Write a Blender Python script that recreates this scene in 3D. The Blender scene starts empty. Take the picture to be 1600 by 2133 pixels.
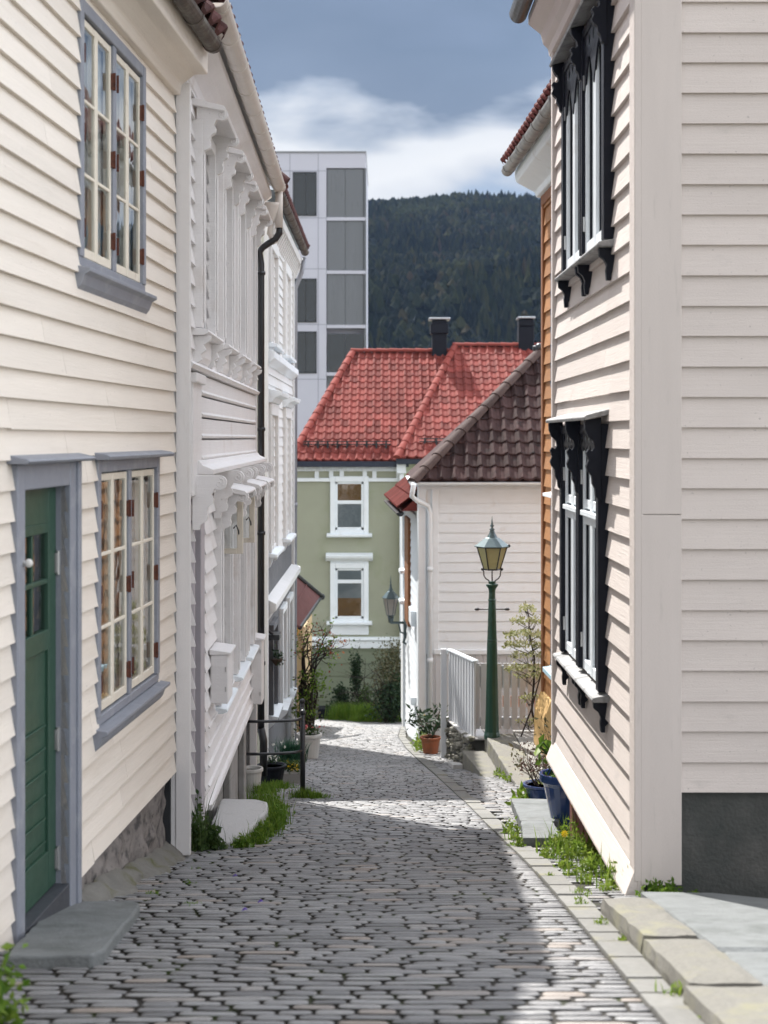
import bpy, bmesh, math, random
from mathutils import Vector, Matrix, noise
R = math.radians
rnd = random.Random(7)
F = 3080.0            # focal length in photograph pixels (1600 wide), horizon row 912
CX, CY = 800.0, 912.0
# ------------------------------------------------------------------ camera
scene = bpy.context.scene
cam_d = bpy.data.cameras.new("camera"); cam = bpy.data.objects.new("camera", cam_d)
scene.collection.objects.link(cam); scene.camera = cam
cam.location = (0, 0, 0); cam.rotation_euler = (R(90), 0, 0)
cam_d.sensor_fit = 'VERTICAL'; cam_d.sensor_height = 36.0
cam_d.lens = F / 2133.0 * 36.0
cam_d.shift_y = -(1066.5 - CY) / 2133.0
cam_d.clip_start = 0.05; cam_d.clip_end = 6000
cam_d.dof.use_dof = True; cam_d.dof.focus_distance = 13.5; cam_d.dof.aperture_fstop = 2.9
# ------------------------------------------------------------------ world
AZ, EL = R(23), R(49)
HAZE = 0.00004   # density of the air
world = bpy.data.worlds.new("World"); scene.world = world; world.use_nodes = True
nt = world.node_tree; N = nt.nodes; L = nt.links
for n in list(N): N.remove(n)
out = N.new('ShaderNodeOutputWorld')
sky = N.new('ShaderNodeTexSky'); sky.sky_type = 'NISHITA'; sky.sun_disc = False
sky.sun_elevation = EL; sky.sun_rotation = -AZ
bg = N.new('ShaderNodeBackground'); bg.inputs[1].default_value = 0.10
L.new(sky.outputs[0], bg.inputs[0])
tc = N.new('ShaderNodeTexCoord'); sep = N.new('ShaderNodeSeparateXYZ'); L.new(tc.outputs['Generated'], sep.inputs[0])
mp = N.new('ShaderNodeMapping'); mp.inputs['Scale'].default_value = (1.0, 1.0, 2.6); mp.inputs['Location'].default_value = (0.35, 0.1, 0.12)
L.new(tc.outputs['Generated'], mp.inputs[0])
def wn(scale, detail, rough, dist=0.0):
    n = N.new('ShaderNodeTexNoise'); n.inputs['Scale'].default_value = scale; n.inputs['Detail'].default_value = detail
    n.inputs['Roughness'].default_value = rough; n.inputs['Distortion'].default_value = dist
    L.new(mp.outputs[0], n.inputs['Vector']); return n
def wm(op, a, b=None, clamp=False):
    n = N.new('ShaderNodeMath'); n.operation = op; n.use_clamp = clamp
    for i, v in enumerate((a, b)):
        if v is None: continue
        if isinstance(v, (int, float)): n.inputs[i].default_value = v
        else: L.new(v, n.inputs[i])
    return n.outputs[0]
def wr(v, stops):
    n = N.new('ShaderNodeValToRGB'); L.new(v, n.inputs[0]); cr = n.color_ramp
    while len(cr.elements) > 1: cr.elements.remove(cr.elements[-1])
    cr.elements[0].position = stops[0][0]; cr.elements[0].color = (*stops[0][1], 1)
    for p, c in stops[1:]:
        e = cr.elements.new(p); e.color = (*c, 1)
    return n.outputs[0]
n1 = wn(4.0, 3, 0.45, 0.3); n2 = wn(11.0, 4, 0.5, 0.2); n3 = wn(1.7, 3, 0.5)
# elevation wobbled by noise: bright sunlit cloud low in the sky, a grey-blue cloud bank above it, unseen bright cloud overhead added as fill for the shaded walls
el = wm('ADD', sep.outputs[2], wm('MULTIPLY', wm('SUBTRACT', n1.outputs[0], 0.5), 0.20))
el = wm('ADD', el, wm('MULTIPLY', wm('SUBTRACT', n2.outputs[0], 0.5), 0.065))
el = wm('ADD', el, wm('MULTIPLY', sep.outputs[0], 0.06))
ramp = wr(el, [(0.0, (.28,.30,.33)), (0.135, (.26,.29,.33)), (0.158, (.165,.21,.28)), (0.178, (.32,.33,.35)), (0.200, (.405,.405,.41)), (0.222, (.385,.39,.40)), (0.238, (.20,.225,.265)), (0.246, (.085,.11,.155)), (0.285, (.066,.090,.132)), (0.32, (.08,.105,.155)), (0.39, (.14,.18,.25)), (0.49, (.85,.90,.98)), (1.0, (1.15,1.2,1.3))])
side = wm('ADD', 1.0, wm('MULTIPLY', wm('SUBTRACT', sep.outputs[0], 0.15, True), 2.0))  # unseen sky on the right, brightened as fill for the shaded left wall
front = wm('MULTIPLY', wm('ADD', sep.outputs[1], 0.10), 2.2, True)
mixc = N.new('ShaderNodeMixRGB'); L.new(front, mixc.inputs[0]); mixc.inputs[1].default_value = (.50, .51, .535, 1); L.new(ramp, mixc.inputs[2])
bgc = N.new('ShaderNodeBackground'); L.new(mixc.outputs[0], bgc.inputs[0]); L.new(wm('MULTIPLY', side, 0.86), bgc.inputs[1])
msk = wr(n3.outputs[0], [(0.30, (.86,)*3), (0.60, (.97,)*3)])
ms = N.new('ShaderNodeMixShader'); L.new(msk, ms.inputs[0]); L.new(bg.outputs[0], ms.inputs[1]); L.new(bgc.outputs[0], ms.inputs[2])
L.new(ms.outputs[0], out.inputs[0])
# ------------------------------------------------------------------ sun
S = Vector((-math.sin(AZ)*math.cos(EL), math.cos(AZ)*math.cos(EL), math.sin(EL)))
sd = bpy.data.lights.new("sun", 'SUN'); sd.energy = 3.75; sd.angle = R(0.5); sd.color = (1.0, 0.965, 0.915)
so = bpy.data.objects.new("sun", sd); scene.collection.objects.link(so)
so.rotation_euler = S.to_track_quat('Z', 'Y').to_euler(); so.location = (-10, 20, 30)
vs = scene.view_settings; vs.view_transform = 'Standard'; vs.look = 'None'; vs.gamma = 1.0; vs.exposure = 1.32
try:
    scene.cycles.max_bounces = 8; scene.cycles.transparent_max_bounces = 12; scene.cycles.use_denoising = True
except Exception: pass

# ------------------------------------------------------------------ materials
MATS = {}
def mat(name, col, rough=0.6, var=0.08, scale=6.0, bump=0.0, bscale=40.0, isl=0.0, col2=None, c2scale=2.0, c2lo=0.5, c2hi=0.7,
        spec=0.4, metal=0.0, transl=0.0, stretch=(1,1,1), ramp=None, coat=0.0, grain=0.0):
    """procedural paint/stone/leaf material. var: soft noise variation; isl: variation per loose piece; col2: stain/moss patches"""
    if name in MATS: return MATS[name]
    m = bpy.data.materials.new(name); m.use_nodes = True; nt = m.node_tree; N = nt.nodes; L = nt.links
    b = N['Principled BSDF']; b.inputs['Roughness'].default_value = rough; b.inputs['Metallic'].default_value = metal
    b.inputs['Specular IOR Level'].default_value = spec
    if coat: b.inputs['Coat Weight'].default_value = coat
    tc = N.new('ShaderNodeTexCoord'); mp = N.new('ShaderNodeMapping'); mp.inputs['Scale'].default_value = stretch
    L.new(tc.outputs['Object'], mp.inputs[0]); vec = mp.outputs[0]
    def noi(s, d=4, r=0.55):
        n = N.new('ShaderNodeTexNoise'); n.inputs['Scale'].default_value = s; n.inputs['Detail'].default_value = d
        n.inputs['Roughness'].default_value = r; L.new(vec, n.inputs['Vector']); return n.outputs[0]
    def mth(op, a, bb):
        n = N.new('ShaderNodeMath'); n.operation = op
        for i, v in enumerate((a, bb)):
            if isinstance(v, (int, float)): n.inputs[i].default_value = v
            else: L.new(v, n.inputs[i])
        return n.outputs[0]
    geo = N.new('ShaderNodeNewGeometry')
    if ramp:
        rp = N.new('ShaderNodeValToRGB'); cr = rp.color_ramp; cr.interpolation = 'LINEAR'
        cr.elements[0].position = ramp[0][0]; cr.elements[0].color = (*ramp[0][1], 1)
        cr.elements[1].position = ramp[-1][0]; cr.elements[1].color = (*ramp[-1][1], 1)
        for p, c in ramp[1:-1]:
            e = cr.elements.new(p); e.color = (*c, 1)
        L.new(geo.outputs['Random Per Island'], rp.inputs[0]); base = rp.outputs[0]
    else:
        rg = N.new('ShaderNodeRGB'); rg.outputs[0].default_value = (*col, 1); base = rg.outputs[0]
    f = mth('ADD', mth('MULTIPLY', mth('SUBTRACT', noi(scale), 0.5), var*4), 1.0)
    if isl:
        f = mth('MULTIPLY', f, mth('ADD', mth('MULTIPLY', mth('SUBTRACT', geo.outputs['Random Per Island'], 0.5), isl*2), 1.0))
    vm = N.new('ShaderNodeVectorMath'); vm.operation = 'SCALE'; L.new(base, vm.inputs[0]); L.new(f, vm.inputs['Scale']); base = vm.outputs[0]
    if col2:
        r2 = N.new('ShaderNodeMapRange'); r2.inputs[1].default_value = c2lo; r2.inputs[2].default_value = c2hi; L.new(noi(c2scale, 6, 0.6), r2.inputs[0])
        mx = N.new('ShaderNodeMixRGB'); L.new(r2.outputs[0], mx.inputs[0]); L.new(base, mx.inputs[1]); mx.inputs[2].default_value = (*col2, 1); base = mx.outputs[0]
    gn = None
    if grain:
        m2 = N.new('ShaderNodeMapping'); m2.inputs['Scale'].default_value = (2.2, 2.2, 75); L.new(tc.outputs['Object'], m2.inputs[0])
        gn = N.new('ShaderNodeTexNoise'); gn.inputs['Scale'].default_value = 1.0; gn.inputs['Detail'].default_value = 7; gn.inputs['Roughness'].default_value = .7; L.new(m2.outputs[0], gn.inputs['Vector'])
        sp = N.new('ShaderNodeTexNoise'); sp.inputs['Scale'].default_value = 55; sp.inputs['Detail'].default_value = 2; L.new(tc.outputs['Object'], sp.inputs['Vector'])
        gf = mth('ADD', mth('MULTIPLY', mth('SUBTRACT', gn.outputs[0], 0.5), grain), 1.0)
        mr = N.new('ShaderNodeMapRange'); mr.inputs[1].default_value = .70; mr.inputs[2].default_value = .76; mr.inputs[3].default_value = 1.0; mr.inputs[4].default_value = .72; L.new(sp.outputs[0], mr.inputs[0])
        v2 = N.new('ShaderNodeVectorMath'); v2.operation = 'SCALE'; L.new(base, v2.inputs[0]); L.new(mth('MULTIPLY', gf, mr.outputs[0]), v2.inputs['Scale']); base = v2.outputs[0]
    L.new(base, b.inputs['Base Color'])
    rr = mth('ADD', mth('MULTIPLY', mth('SUBTRACT', noi(scale*2.3), 0.5), 0.25), rough); L.new(rr, b.inputs['Roughness'])
    if bump:
        bp = N.new('ShaderNodeBump'); bp.inputs['Strength'].default_value = min(1.0, bump); bp.inputs['Distance'].default_value = 0.01
        L.new(mth('ADD', noi(bscale, 5, 0.6), mth('MULTIPLY', gn.outputs[0], 1.3)) if gn else noi(bscale, 5, 0.6), bp.inputs['Height']); L.new(bp.outputs[0], b.inputs['Normal'])
    if transl:
        tr = N.new('ShaderNodeBsdfTranslucent'); L.new(base, tr.inputs[0]); mxs = N.new('ShaderNodeMixShader'); mxs.inputs[0].default_value = transl
        L.new(b.outputs[0], mxs.inputs[1]); L.new(tr.outputs[0], mxs.inputs[2]); L.new(mxs.outputs[0], N['Material Output'].inputs[0])
    MATS[name] = m; return m
def glass_mat(name, tint=(.9,.95,.95), ior=1.5, rough=0.0):
    m = bpy.data.materials.new(name); m.use_nodes = True; nt = m.node_tree; N = nt.nodes; L = nt.links
    N.remove(N['Principled BSDF'])
    fr = N.new('ShaderNodeFresnel'); fr.inputs[0].default_value = ior
    geo = N.new('ShaderNodeNewGeometry')
    nz = N.new('ShaderNodeTexNoise'); nz.inputs['Scale'].default_value = 3.5; tc = N.new('ShaderNodeTexCoord'); L.new(tc.outputs['Object'], nz.inputs['Vector'])
    bp = N.new('ShaderNodeBump'); bp.inputs['Strength'].default_value = 0.18; bp.inputs['Distance'].default_value = 0.01; L.new(nz.outputs[0], bp.inputs['Height'])
    g = N.new('ShaderNodeBsdfGlossy'); g.inputs['Roughness'].default_value = rough; L.new(bp.outputs[0], g.inputs['Normal'])
    t = N.new('ShaderNodeBsdfTransparent'); t.inputs[0].default_value = (*tint, 1)
    mx = N.new('ShaderNodeMixShader'); ad = N.new('ShaderNodeMath'); ad.operation = 'MULTIPLY_ADD'; ad.inputs[1].default_value = 1.3; ad.inputs[2].default_value = 0.04; ad.use_clamp = True
    L.new(fr.outputs[0], ad.inputs[0]); L.new(ad.outputs[0], mx.inputs[0])
    L.new(t.outputs[0], mx.inputs[1]); L.new(g.outputs[0], mx.inputs[2]); L.new(mx.outputs[0], N['Material Output'].inputs[0])
    MATS[name] = m; return m
cream = mat('cream_paint', (.75,.685,.61), .55, .03, 3, .25, 60, isl=.05, grain=.13, col2=(.60,.52,.43), c2scale=1.3, c2lo=.58, c2hi=.85, stretch=(1,.35,3))
greyblue = mat('greyblue_paint', (.235,.25,.29), .5, .05, 4, .3, 70, col2=(.33,.34,.37), c2scale=5, c2lo=.55, c2hi=.75)
sashcream = mat('sash_cream', (.72,.66,.56), .5, .05, 8, .15, 60, col2=(.5,.42,.34), c2scale=9, c2lo=.6, c2hi=.8)
rust = mat('rust', (.13,.045,.028), .8, .2, 30, .5, 200, col2=(.05,.03,.025), c2scale=40)
greenpaint = mat('door_green', (.028,.072,.048), .4, .05, 5, .15, 60)
palevert = mat('pale_paint_upright', (.625,.562,.525), .6, .035, 1.6, .3, 80, col2=(.50,.455,.42), c2scale=5, c2lo=.62, c2hi=.82, stretch=(6,6,.7))
pinkvert = mat('white_paint_upright', (.73,.71,.705), .6, .035, 1.6, .3, 80, col2=(.6,.57,.55), c2scale=5, c2lo=.62, c2hi=.82, stretch=(6,6,.7))
dullred = mat('dull_red_tile', (.12,.032,.028), .8, .15, 3, spec=.15, isl=.25)
pinkwhite = mat('pinkish_white_paint', (.74,.72,.715), .55, .03, 4, .2, 60, isl=.04, grain=.1, col2=(.58,.52,.48), c2scale=2.5, c2lo=.58, c2hi=.85)
rightpaint = mat('pale_paint', (.635,.57,.53), .6, .03, 2.2, .3, 80, isl=.045, grain=.11, col2=(.50,.455,.42), c2scale=3, c2lo=.6, c2hi=.85, stretch=(1,1,2))
whitepaint = mat('white_paint', (.78,.83,.865), .5, .03, 4, .15, 60, isl=.02, col2=(.6,.59,.57), c2scale=3, c2lo=.6, c2hi=.85)
blackpaint = mat('black_paint', (.010,.012,.020), .5, .1, 6, .1, 50, spec=.2)
fadedblack = mat('weathered_sill', (.30,.30,.30), .6, .15, 12, .4, 90, col2=(.12,.12,.12), c2scale=8)
greywall = mat('grey_wall', (.125,.132,.145), .7, .05, 5, .3, 90, col2=(.17,.17,.18), c2scale=3)
plaster = mat('peeling_plaster', (.50,.52,.45), .8, .08, 5, .5, 60, col2=(.27,.23,.20), c2scale=5, c2lo=.56, c2hi=.62)
concrete = mat('concrete', (.30,.29,.28), .85, .1, 5, .5, 80, col2=(.2,.19,.17), c2scale=3)
darkconc = mat('dark_foundation', (.105,.102,.095), .9, .22, 7, .9, 45, col2=(.045,.052,.050), c2scale=1.6, c2lo=.38, c2hi=.66)
rubble = mat('rubble_stone', (.23,.21,.20), .9, .28, 9, 1.0, 25, col2=(.09,.085,.085), c2scale=12, c2lo=.5, c2hi=.62)
slate = mat('slate_slab', (.155,.165,.165), .75, .16, 9, .8, 60, col2=(.09,.10,.095), c2scale=4, c2lo=.52, c2hi=.72)
granite = mat('granite', (.185,.177,.155), .8, .18, 60, .8, 160, col2=(.24,.23,.15), c2scale=4, c2lo=.52, c2hi=.72)
gran_light = mat('light_granite', (.46,.45,.44), .8, .15, 70, .6, 160, col2=(.30,.29,.27), c2scale=6, c2lo=.6, c2hi=.8)
stonem = mat('sett_stone', (.2,.2,.2), .40, .14, 14, .6, 90, spec=.6,
             ramp=[(0,(.11,.11,.113)), (.3,(.15,.15,.153)), (.6,(.185,.184,.186)), (.90,(.23,.23,.23)), (.98,(.24,.20,.17)), (1,(.27,.27,.27))])
kerbm = mat('kerb_stone', (.175,.172,.16), .65, .12, 20, .5, 120, isl=.12, col2=(.19,.18,.12), c2scale=5, c2lo=.55, c2hi=.7)
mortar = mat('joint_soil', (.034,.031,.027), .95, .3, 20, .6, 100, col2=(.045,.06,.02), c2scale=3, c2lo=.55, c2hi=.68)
earth = mat('earth', (.10,.095,.07), .95, .2, 3, .5, 40, col2=(.06,.09,.03), c2scale=.7)
gravel = mat('gravel', (.30,.29,.27), .9, .5, 60, 1.0, 140)
blackmetal = mat('black_metal', (.014,.016,.02), .35, .1, 10, spec=.6)
zinc = mat('zinc', (.36,.35,.33), .5, .15, 8, metal=.5, col2=(.2,.2,.2), c2scale=5)
oldpipe = mat('rusty_gutter', (.085,.07,.06), .6, .35, 12, .3, 60, col2=(.16,.15,.13), c2scale=9, c2lo=.5, c2hi=.65)
gutterwhite = mat('white_gutter', (.66,.61,.56), .5, .06, 6, col2=(.5,.45,.4), c2scale=7, c2lo=.6, c2hi=.8)
redtile = mat('red_tile', (.185,.044,.036), .8, .16, 3, .2, 50, spec=.15, isl=.27, col2=(.26,.055,.045), c2scale=2.0, c2lo=.55, c2hi=.75)
ridgetile = mat('red_ridge_tile', (.22,.05,.04), .8, .1, 4, .2, 50, spec=.15, isl=.15)
browntile = mat('brown_tile', (.052,.030,.029), .8, .25, 9, .4, 60, spec=.12, isl=.45, col2=(.025,.02,.02), c2scale=6, c2lo=.55, c2hi=.75)
brownridge = mat('brown_ridge_tile', (.085,.06,.055), .8, .15, 6, .3, 60, spec=.12, isl=.25)
maroontile = mat('maroon_tile', (.07,.022,.02), .8, .2, 8, isl=.3)
greenwall = mat('sage_wall', (.325,.34,.26), .8, .05, 1.5, .2, 40, col2=(.25,.29,.17), c2scale=.8, c2lo=.55, c2hi=.8)
greenboard = mat('sage_boards', (.18,.21,.145), .7, .06, 2, isl=.05)
navy = mat('navy_fascia', (.022,.03,.05), .4)
ochre = mat('ochre_boards', (.34,.155,.055), .6, .1, 5, .3, 70, isl=.12, grain=.6, stretch=(1,1,3))
ochredark = mat('brown_corner_board', (.22,.085,.03), .6, .1, 5, .2)
ochreplinth = mat('yellow_plinth', (.52,.33,.13), .8, .12, 5, .4)
yelloworange = mat('orange_wall', (.55,.27,.04), .7, .06, 3)
tanwall = mat('tan_wall', (.50,.36,.20), .8, .08, 3)
bluetrim = mat('blue_trim', (.035,.10,.17), .45)
redwood = mat('red_brown_planks', (.16,.05,.035), .8, .3, 10, .6, 60, stretch=(1,1,.2), col2=(.07,.035,.03), c2scale=8)
lampgreen = mat('lamp_green', (.010,.055,.034), .35, .08, 10, .1, 50, spec=.6, col2=(.16,.17,.05), c2scale=7, c2lo=.70, c2hi=.74)
lampteal = mat('lamp_teal_metal', (.11,.155,.165), .35, .15, 8, metal=.3)
lampglass = mat('frosted_lamp_glass', (.52,.49,.28), .35, .04, 5, transl=.45)
palelampglass = mat('pale_lamp_glass', (.5,.5,.48), .35, .04, 5, transl=.45)
terracotta = mat('terracotta', (.30,.10,.045), .75, .12, 12, .2, col2=(.2,.11,.07), c2scale=8)
bluepot = mat('blue_glaze', (.018,.05,.17), .18, .1, 6, spec=.7, coat=.5)
whitepot = mat('white_pot', (.62,.61,.58), .5, .08, 6)
soil = mat('potting_soil', (.035,.025,.018), .95, .3, 30, .8)
wood = mat('bark', (.07,.045,.03), .85, .25, 15, .6, 60)
darkbark = mat('dark_bark', (.025,.018,.016), .85, .25, 15, .6, 60)
picket = mat('picket_white', (.54,.555,.575), .6, .06, 6, .2, 60, isl=.04, stretch=(1,1,.3), col2=(.5,.5,.49), c2scale=5, c2lo=.6, c2hi=.85)
peach = mat('peach_tag', (.62,.30,.17), .6)
drystone = mat('dry_stone', (.22,.21,.18), .85, .2, 10, .8, 50, isl=.5, col2=(.09,.10,.05), c2scale=8)
modwall = mat('panel_cladding', (.54,.545,.62), .5, .02, 1)
modgrey = mat('grey_screen', (.16,.17,.185), .3, .05, .6, stretch=(3,3,.3))
modglass = mat('dark_glass', (.012,.018,.022), .08, .3, .6, spec=.8)
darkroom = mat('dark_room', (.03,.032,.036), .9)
curtain = mat('curtain', (.80,.80,.80), .9, .06, 3, transl=.2)
bluecurtain = mat('grey_curtain', (.30,.33,.36), .9, .08, 3)
interior_brown = mat('brown_blind', (.30,.17,.07), .8)
glass = glass_mat('glass')
silver = mat('hinge_steel', (.45,.45,.45), .35, metal=.8)
def leafm(name, a, b, c, tr=.4): return mat(name, a, .55, .15, 5, transl=tr, ramp=[(0, a), (.5, b), (1, c)], spec=.3)
lf_fresh = leafm('fresh_leaf', (.07,.15,.015), (.12,.22,.025), (.20,.28,.04))
lf_lime = leafm('lime_leaf', (.10,.18,.02), (.16,.245,.03), (.25,.31,.06), .45)
lf_dark = leafm('dark_leaf', (.012,.030,.014), (.022,.050,.022), (.04,.07,.03), .25)
lf_mid = leafm('mid_leaf', (.03,.065,.018), (.05,.095,.02), (.08,.12,.035), .35)
lf_olive = leafm('olive_leaf', (.055,.065,.03), (.10,.10,.05), (.16,.145,.085), .3)
lf_varieg = leafm('variegated_leaf', (.16,.18,.06), (.30,.31,.14), (.42,.40,.24), .4)
lf_red = leafm('red_leaf', (.22,.04,.03), (.30,.09,.05), (.20,.14,.06), .4)
lf_dry = leafm('dry_twig_leaf', (.10,.05,.045), (.14,.08,.06), (.09,.07,.05), .2)
lf_grass = leafm('grass_blade', (.05,.11,.012), (.09,.17,.02), (.15,.22,.035), .4)
petal_y = mat('yellow_petal', (.75,.50,.02), .5, transl=.3)
petal_w = mat('white_petal', (.7,.68,.62), .5, transl=.3)
petal_p = mat('violet_petal', (.07,.02,.32), .5, transl=.2)
petal_r = mat('pink_petal', (.50,.10,.10), .5, transl=.3)
hillm = mat('hill_soil', (.005,.007,.004), .98, .2, .01, spec=0)
forestm = mat('forest_leaf', (.03,.04,.02), .9, .25, .018, ramp=[(0,(.005,.008,.008)), (.45,(.009,.013,.009)), (.75,(.015,.020,.010)), (.93,(.028,.030,.012)), (1,(.035,.024,.016))], col2=(.030,.036,.012), c2scale=.012, c2lo=.5, c2hi=.72, transl=0, spec=.03)

# ------------------------------------------------------------------ geometry helpers
def P(px, py, Z): return Vector(((px-CX)/F*Z, Z, (CY-py)/F*Z))
class MB:
    def __init__(s): s.v = []; s.f = []; s.mi = []; s.m = 0
    def add(s, vs, fs):
        o = len(s.v); s.v.extend([tuple(p) for p in vs]); s.f.extend([tuple(i+o for i in f) for f in fs]); s.mi.extend([s.m]*len(fs))
    def hexa(s, p):   # 8 corners: bottom 4 then top 4
        s.add(p, [(0,3,2,1),(4,5,6,7),(0,1,5,4),(1,2,6,5),(2,3,7,6),(3,0,4,7)])
    def box(s, x0,x1,y0,y1,z0,z1, T=None):
        p = [(x0,y0,z0),(x1,y0,z0),(x1,y1,z0),(x0,y1,z0),(x0,y0,z1),(x1,y0,z1),(x1,y1,z1),(x0,y1,z1)]
        if T: p = [T(*q) for q in p]
        s.hexa(p)
    def prism(s, poly, a0, a1, T):   # poly in (p,q); T(a,p,q)
        n = len(poly); vs = [T(a0,*q) for q in poly] + [T(a1,*q) for q in poly]
        s.add(vs, [tuple(range(n))[::-1], tuple(range(n, 2*n))] + [(i,(i+1)%n,(i+1)%n+n,i+n) for i in range(n)])
    def tube(s, pts, r, seg=8, caps=True):
        pts = [Vector(p) for p in pts]; rs = r if isinstance(r, (list,tuple)) else [r]*len(pts)
        vs = []; n = len(pts); ref = None
        for i, p in enumerate(pts):
            d = (pts[min(i+1,n-1)] - pts[max(i-1,0)]).normalized()
            if ref is None or abs(ref.dot(d)) > .95: ref = Vector((0,0,1)) if abs(d.z) < .9 else Vector((1,0,0))
            a = d.cross(ref).normalized(); b = d.cross(a); ref = -b if False else ref
            for k in range(seg):
                t = 2*math.pi*k/seg; vs.append(p + (a*math.cos(t)+b*math.sin(t))*rs[i])
        fs = [(i*seg+k, i*seg+(k+1)%seg, (i+1)*seg+(k+1)%seg, (i+1)*seg+k) for i in range(n-1) for k in range(seg)]
        if caps: fs += [tuple(range(seg))[::-1], tuple(range((n-1)*seg, n*seg))]
        s.add(vs, fs)
    def lathe(s, c, prof, seg=20, rot=0):   # prof (r,z)
        vs = []; n = len(prof)
        for r, z in prof:
            for k in range(seg):
                t = 2*math.pi*k/seg+rot; vs.append((c[0]+r*math.cos(t), c[1]+r*math.sin(t), c[2]+z))
        fs = [(i*seg+k, i*seg+(k+1)%seg, (i+1)*seg+(k+1)%seg, (i+1)*seg+k) for i in range(n-1) for k in range(seg)]
        fs += [tuple(range(seg))[::-1], tuple(range((n-1)*seg, n*seg))]
        s.add(vs, fs)
    def sphere(s, c, r, seg=8, sc=(1,1,1)):
        rings = seg//2; vs = [(c[0],c[1],c[2]-r*sc[2])]
        for i in range(1, rings):
            a = -math.pi/2+math.pi*i/rings
            for k in range(seg):
                t = 2*math.pi*k/seg; vs.append((c[0]+r*sc[0]*math.cos(a)*math.cos(t), c[1]+r*sc[1]*math.cos(a)*math.sin(t), c[2]+r*sc[2]*math.sin(a)))
        vs.append((c[0],c[1],c[2]+r*sc[2])); top = len(vs)-1
        fs = [(0,1+(k+1)%seg,1+k) for k in range(seg)]
        for i in range(rings-2):
            for k in range(seg): fs.append((1+i*seg+k,1+i*seg+(k+1)%seg,1+(i+1)*seg+(k+1)%seg,1+(i+1)*seg+k))
        b = 1+(rings-2)*seg; fs += [(b+k,b+(k+1)%seg,top) for k in range(seg)]
        s.add(vs, fs)
    def build(s, name, m, parent=None, bevel=0, smooth=False, fix=True, label=None):
        me = bpy.data.meshes.new(name); me.from_pydata(s.v, [], s.f)
        for mm in (m if isinstance(m, (list,tuple)) else [m]): me.materials.append(mm)
        if isinstance(m, (list,tuple)): me.polygons.foreach_set('material_index', s.mi)
        if fix:
            bm = bmesh.new(); bm.from_mesh(me); bmesh.ops.recalc_face_normals(bm, faces=bm.faces); bm.to_mesh(me); bm.free()
        if smooth: me.polygons.foreach_set('use_smooth', [True]*len(me.polygons))
        me.update()
        o = bpy.data.objects.new(name, me); scene.collection.objects.link(o)
        if parent:
            o.parent = parent
            if not parent.parent: o.matrix_parent_inverse = Matrix.Translation(-parent.location)
        if bevel:
            bv = o.modifiers.new('bevel', 'BEVEL'); bv.width = bevel; bv.segments = 1; bv.limit_method = 'ANGLE'
        if label: o['label'] = label
        return o
def tag(o, label, cat, group=None, kind=None):
    o['label'] = label; o['category'] = cat
    if group: o['group'] = group
    if kind: o['kind'] = kind
    return o
def struct(o): o['kind'] = 'structure'; return o
def stuff(o, label, cat): o['kind'] = 'stuff'; o['label'] = label; o['category'] = cat; return o
def thing(name, label, cat, loc, group=None):
    o = bpy.data.objects.new(name, None); scene.collection.objects.link(o); o.location = loc; o.empty_display_size = .2
    return tag(o, label, cat, group)
def copy_thing(o, delta, label):
    """a copy of a thing, its parts and their sub-parts, moved by delta"""
    def cp(src, par):
        c = src.copy(); scene.collection.objects.link(c); c.parent = par
        for ch in [k for k in scene.objects if k.parent == src]: cp(ch, c)
        return c
    r = cp(o, None); r.location = o.location + Vector(delta); r['label'] = label; return r
class Wall:
    """street wall running into depth; (Z, n, z): depth, distance out of the wall, height"""
    def __init__(s, X0, xv, side):
        s.X0 = X0; s.xv = xv; s.t = (xv-CX)/F; c = 1/math.sqrt(1+s.t**2); s.nx = side*c; s.ny = -side*s.t*c
    def T(s, Z, n, z): return (s.X0+s.t*Z+n*s.nx, Z+n*s.ny, z)
    def Z(s, px): return s.X0*F/(px-s.xv)
    def z(s, px, py): return (CY-py)/F*s.Z(px)
def front_T(Z0): return lambda x, n, z: (x, Z0-n, z)       # wall facing the camera at depth Z0
def boards(mb, T, a0, a1, z0, z1, ex, th=.022, holes=(), jit=.003, joint=2.6, seed=1):
    r = random.Random(seed); zb = z0; k = 0
    while zb < z1-.02:
        zt = min(zb+ex, z1); cuts = [a0]
        p = a0 + r.uniform(.3, 1)*joint
        while p < a1-.4:
            cuts.append(p); p += joint*r.uniform(.7, 1.3)
        cuts.append(a1)
        for i in range(len(cuts)-1):
            c0, c1 = cuts[i]+.0015, cuts[i+1]-.0015
            d0, d1 = r.uniform(-jit, jit), r.uniform(-jit, jit)
            segs = [(c0, c1, zb, zt)]
            for h in holes:
                ns = []
                for (s0, s1, y0, y1) in segs:
                    if h[1] <= s0 or h[0] >= s1 or h[3] <= y0 or h[2] >= y1: ns.append((s0, s1, y0, y1)); continue
                    if h[0] > s0: ns.append((s0, h[0], y0, y1))
                    if h[1] < s1: ns.append((h[1], s1, y0, y1))
                    m0, m1 = max(s0, h[0]), min(s1, h[1])
                    if h[2] > y0: ns.append((m0, m1, y0, h[2]))
                    if h[3] < y1: ns.append((m0, m1, h[3], y1))
                segs = ns
            for (s0, s1, y0, y1) in segs:
                if s1-s0 < .004 or y1-y0 < .004: continue
                f0 = th*(1-(y0-zb)/ex)+.004; f1 = th*(1-(y1-zb)/ex)+.004
                e0 = d0 if y0 == zb else 0
                e1 = d1 if y0 == zb else 0
                vs = [T(s0, f0, y0+e0), T(s1, f0, y0+e1), T(s1, f1, y1+.004), T(s0, f1, y1+.004), T(s0, -.01, y0+e0), T(s1, -.01, y0+e1), T(s1, -.01, y1+.004), T(s0, -.01, y1+.004)]
                mb.add(vs, [(0,1,2,3),(4,5,1,0),(0,3,7,4),(1,2,6,5)])
        zb += ex; k += 1
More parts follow.
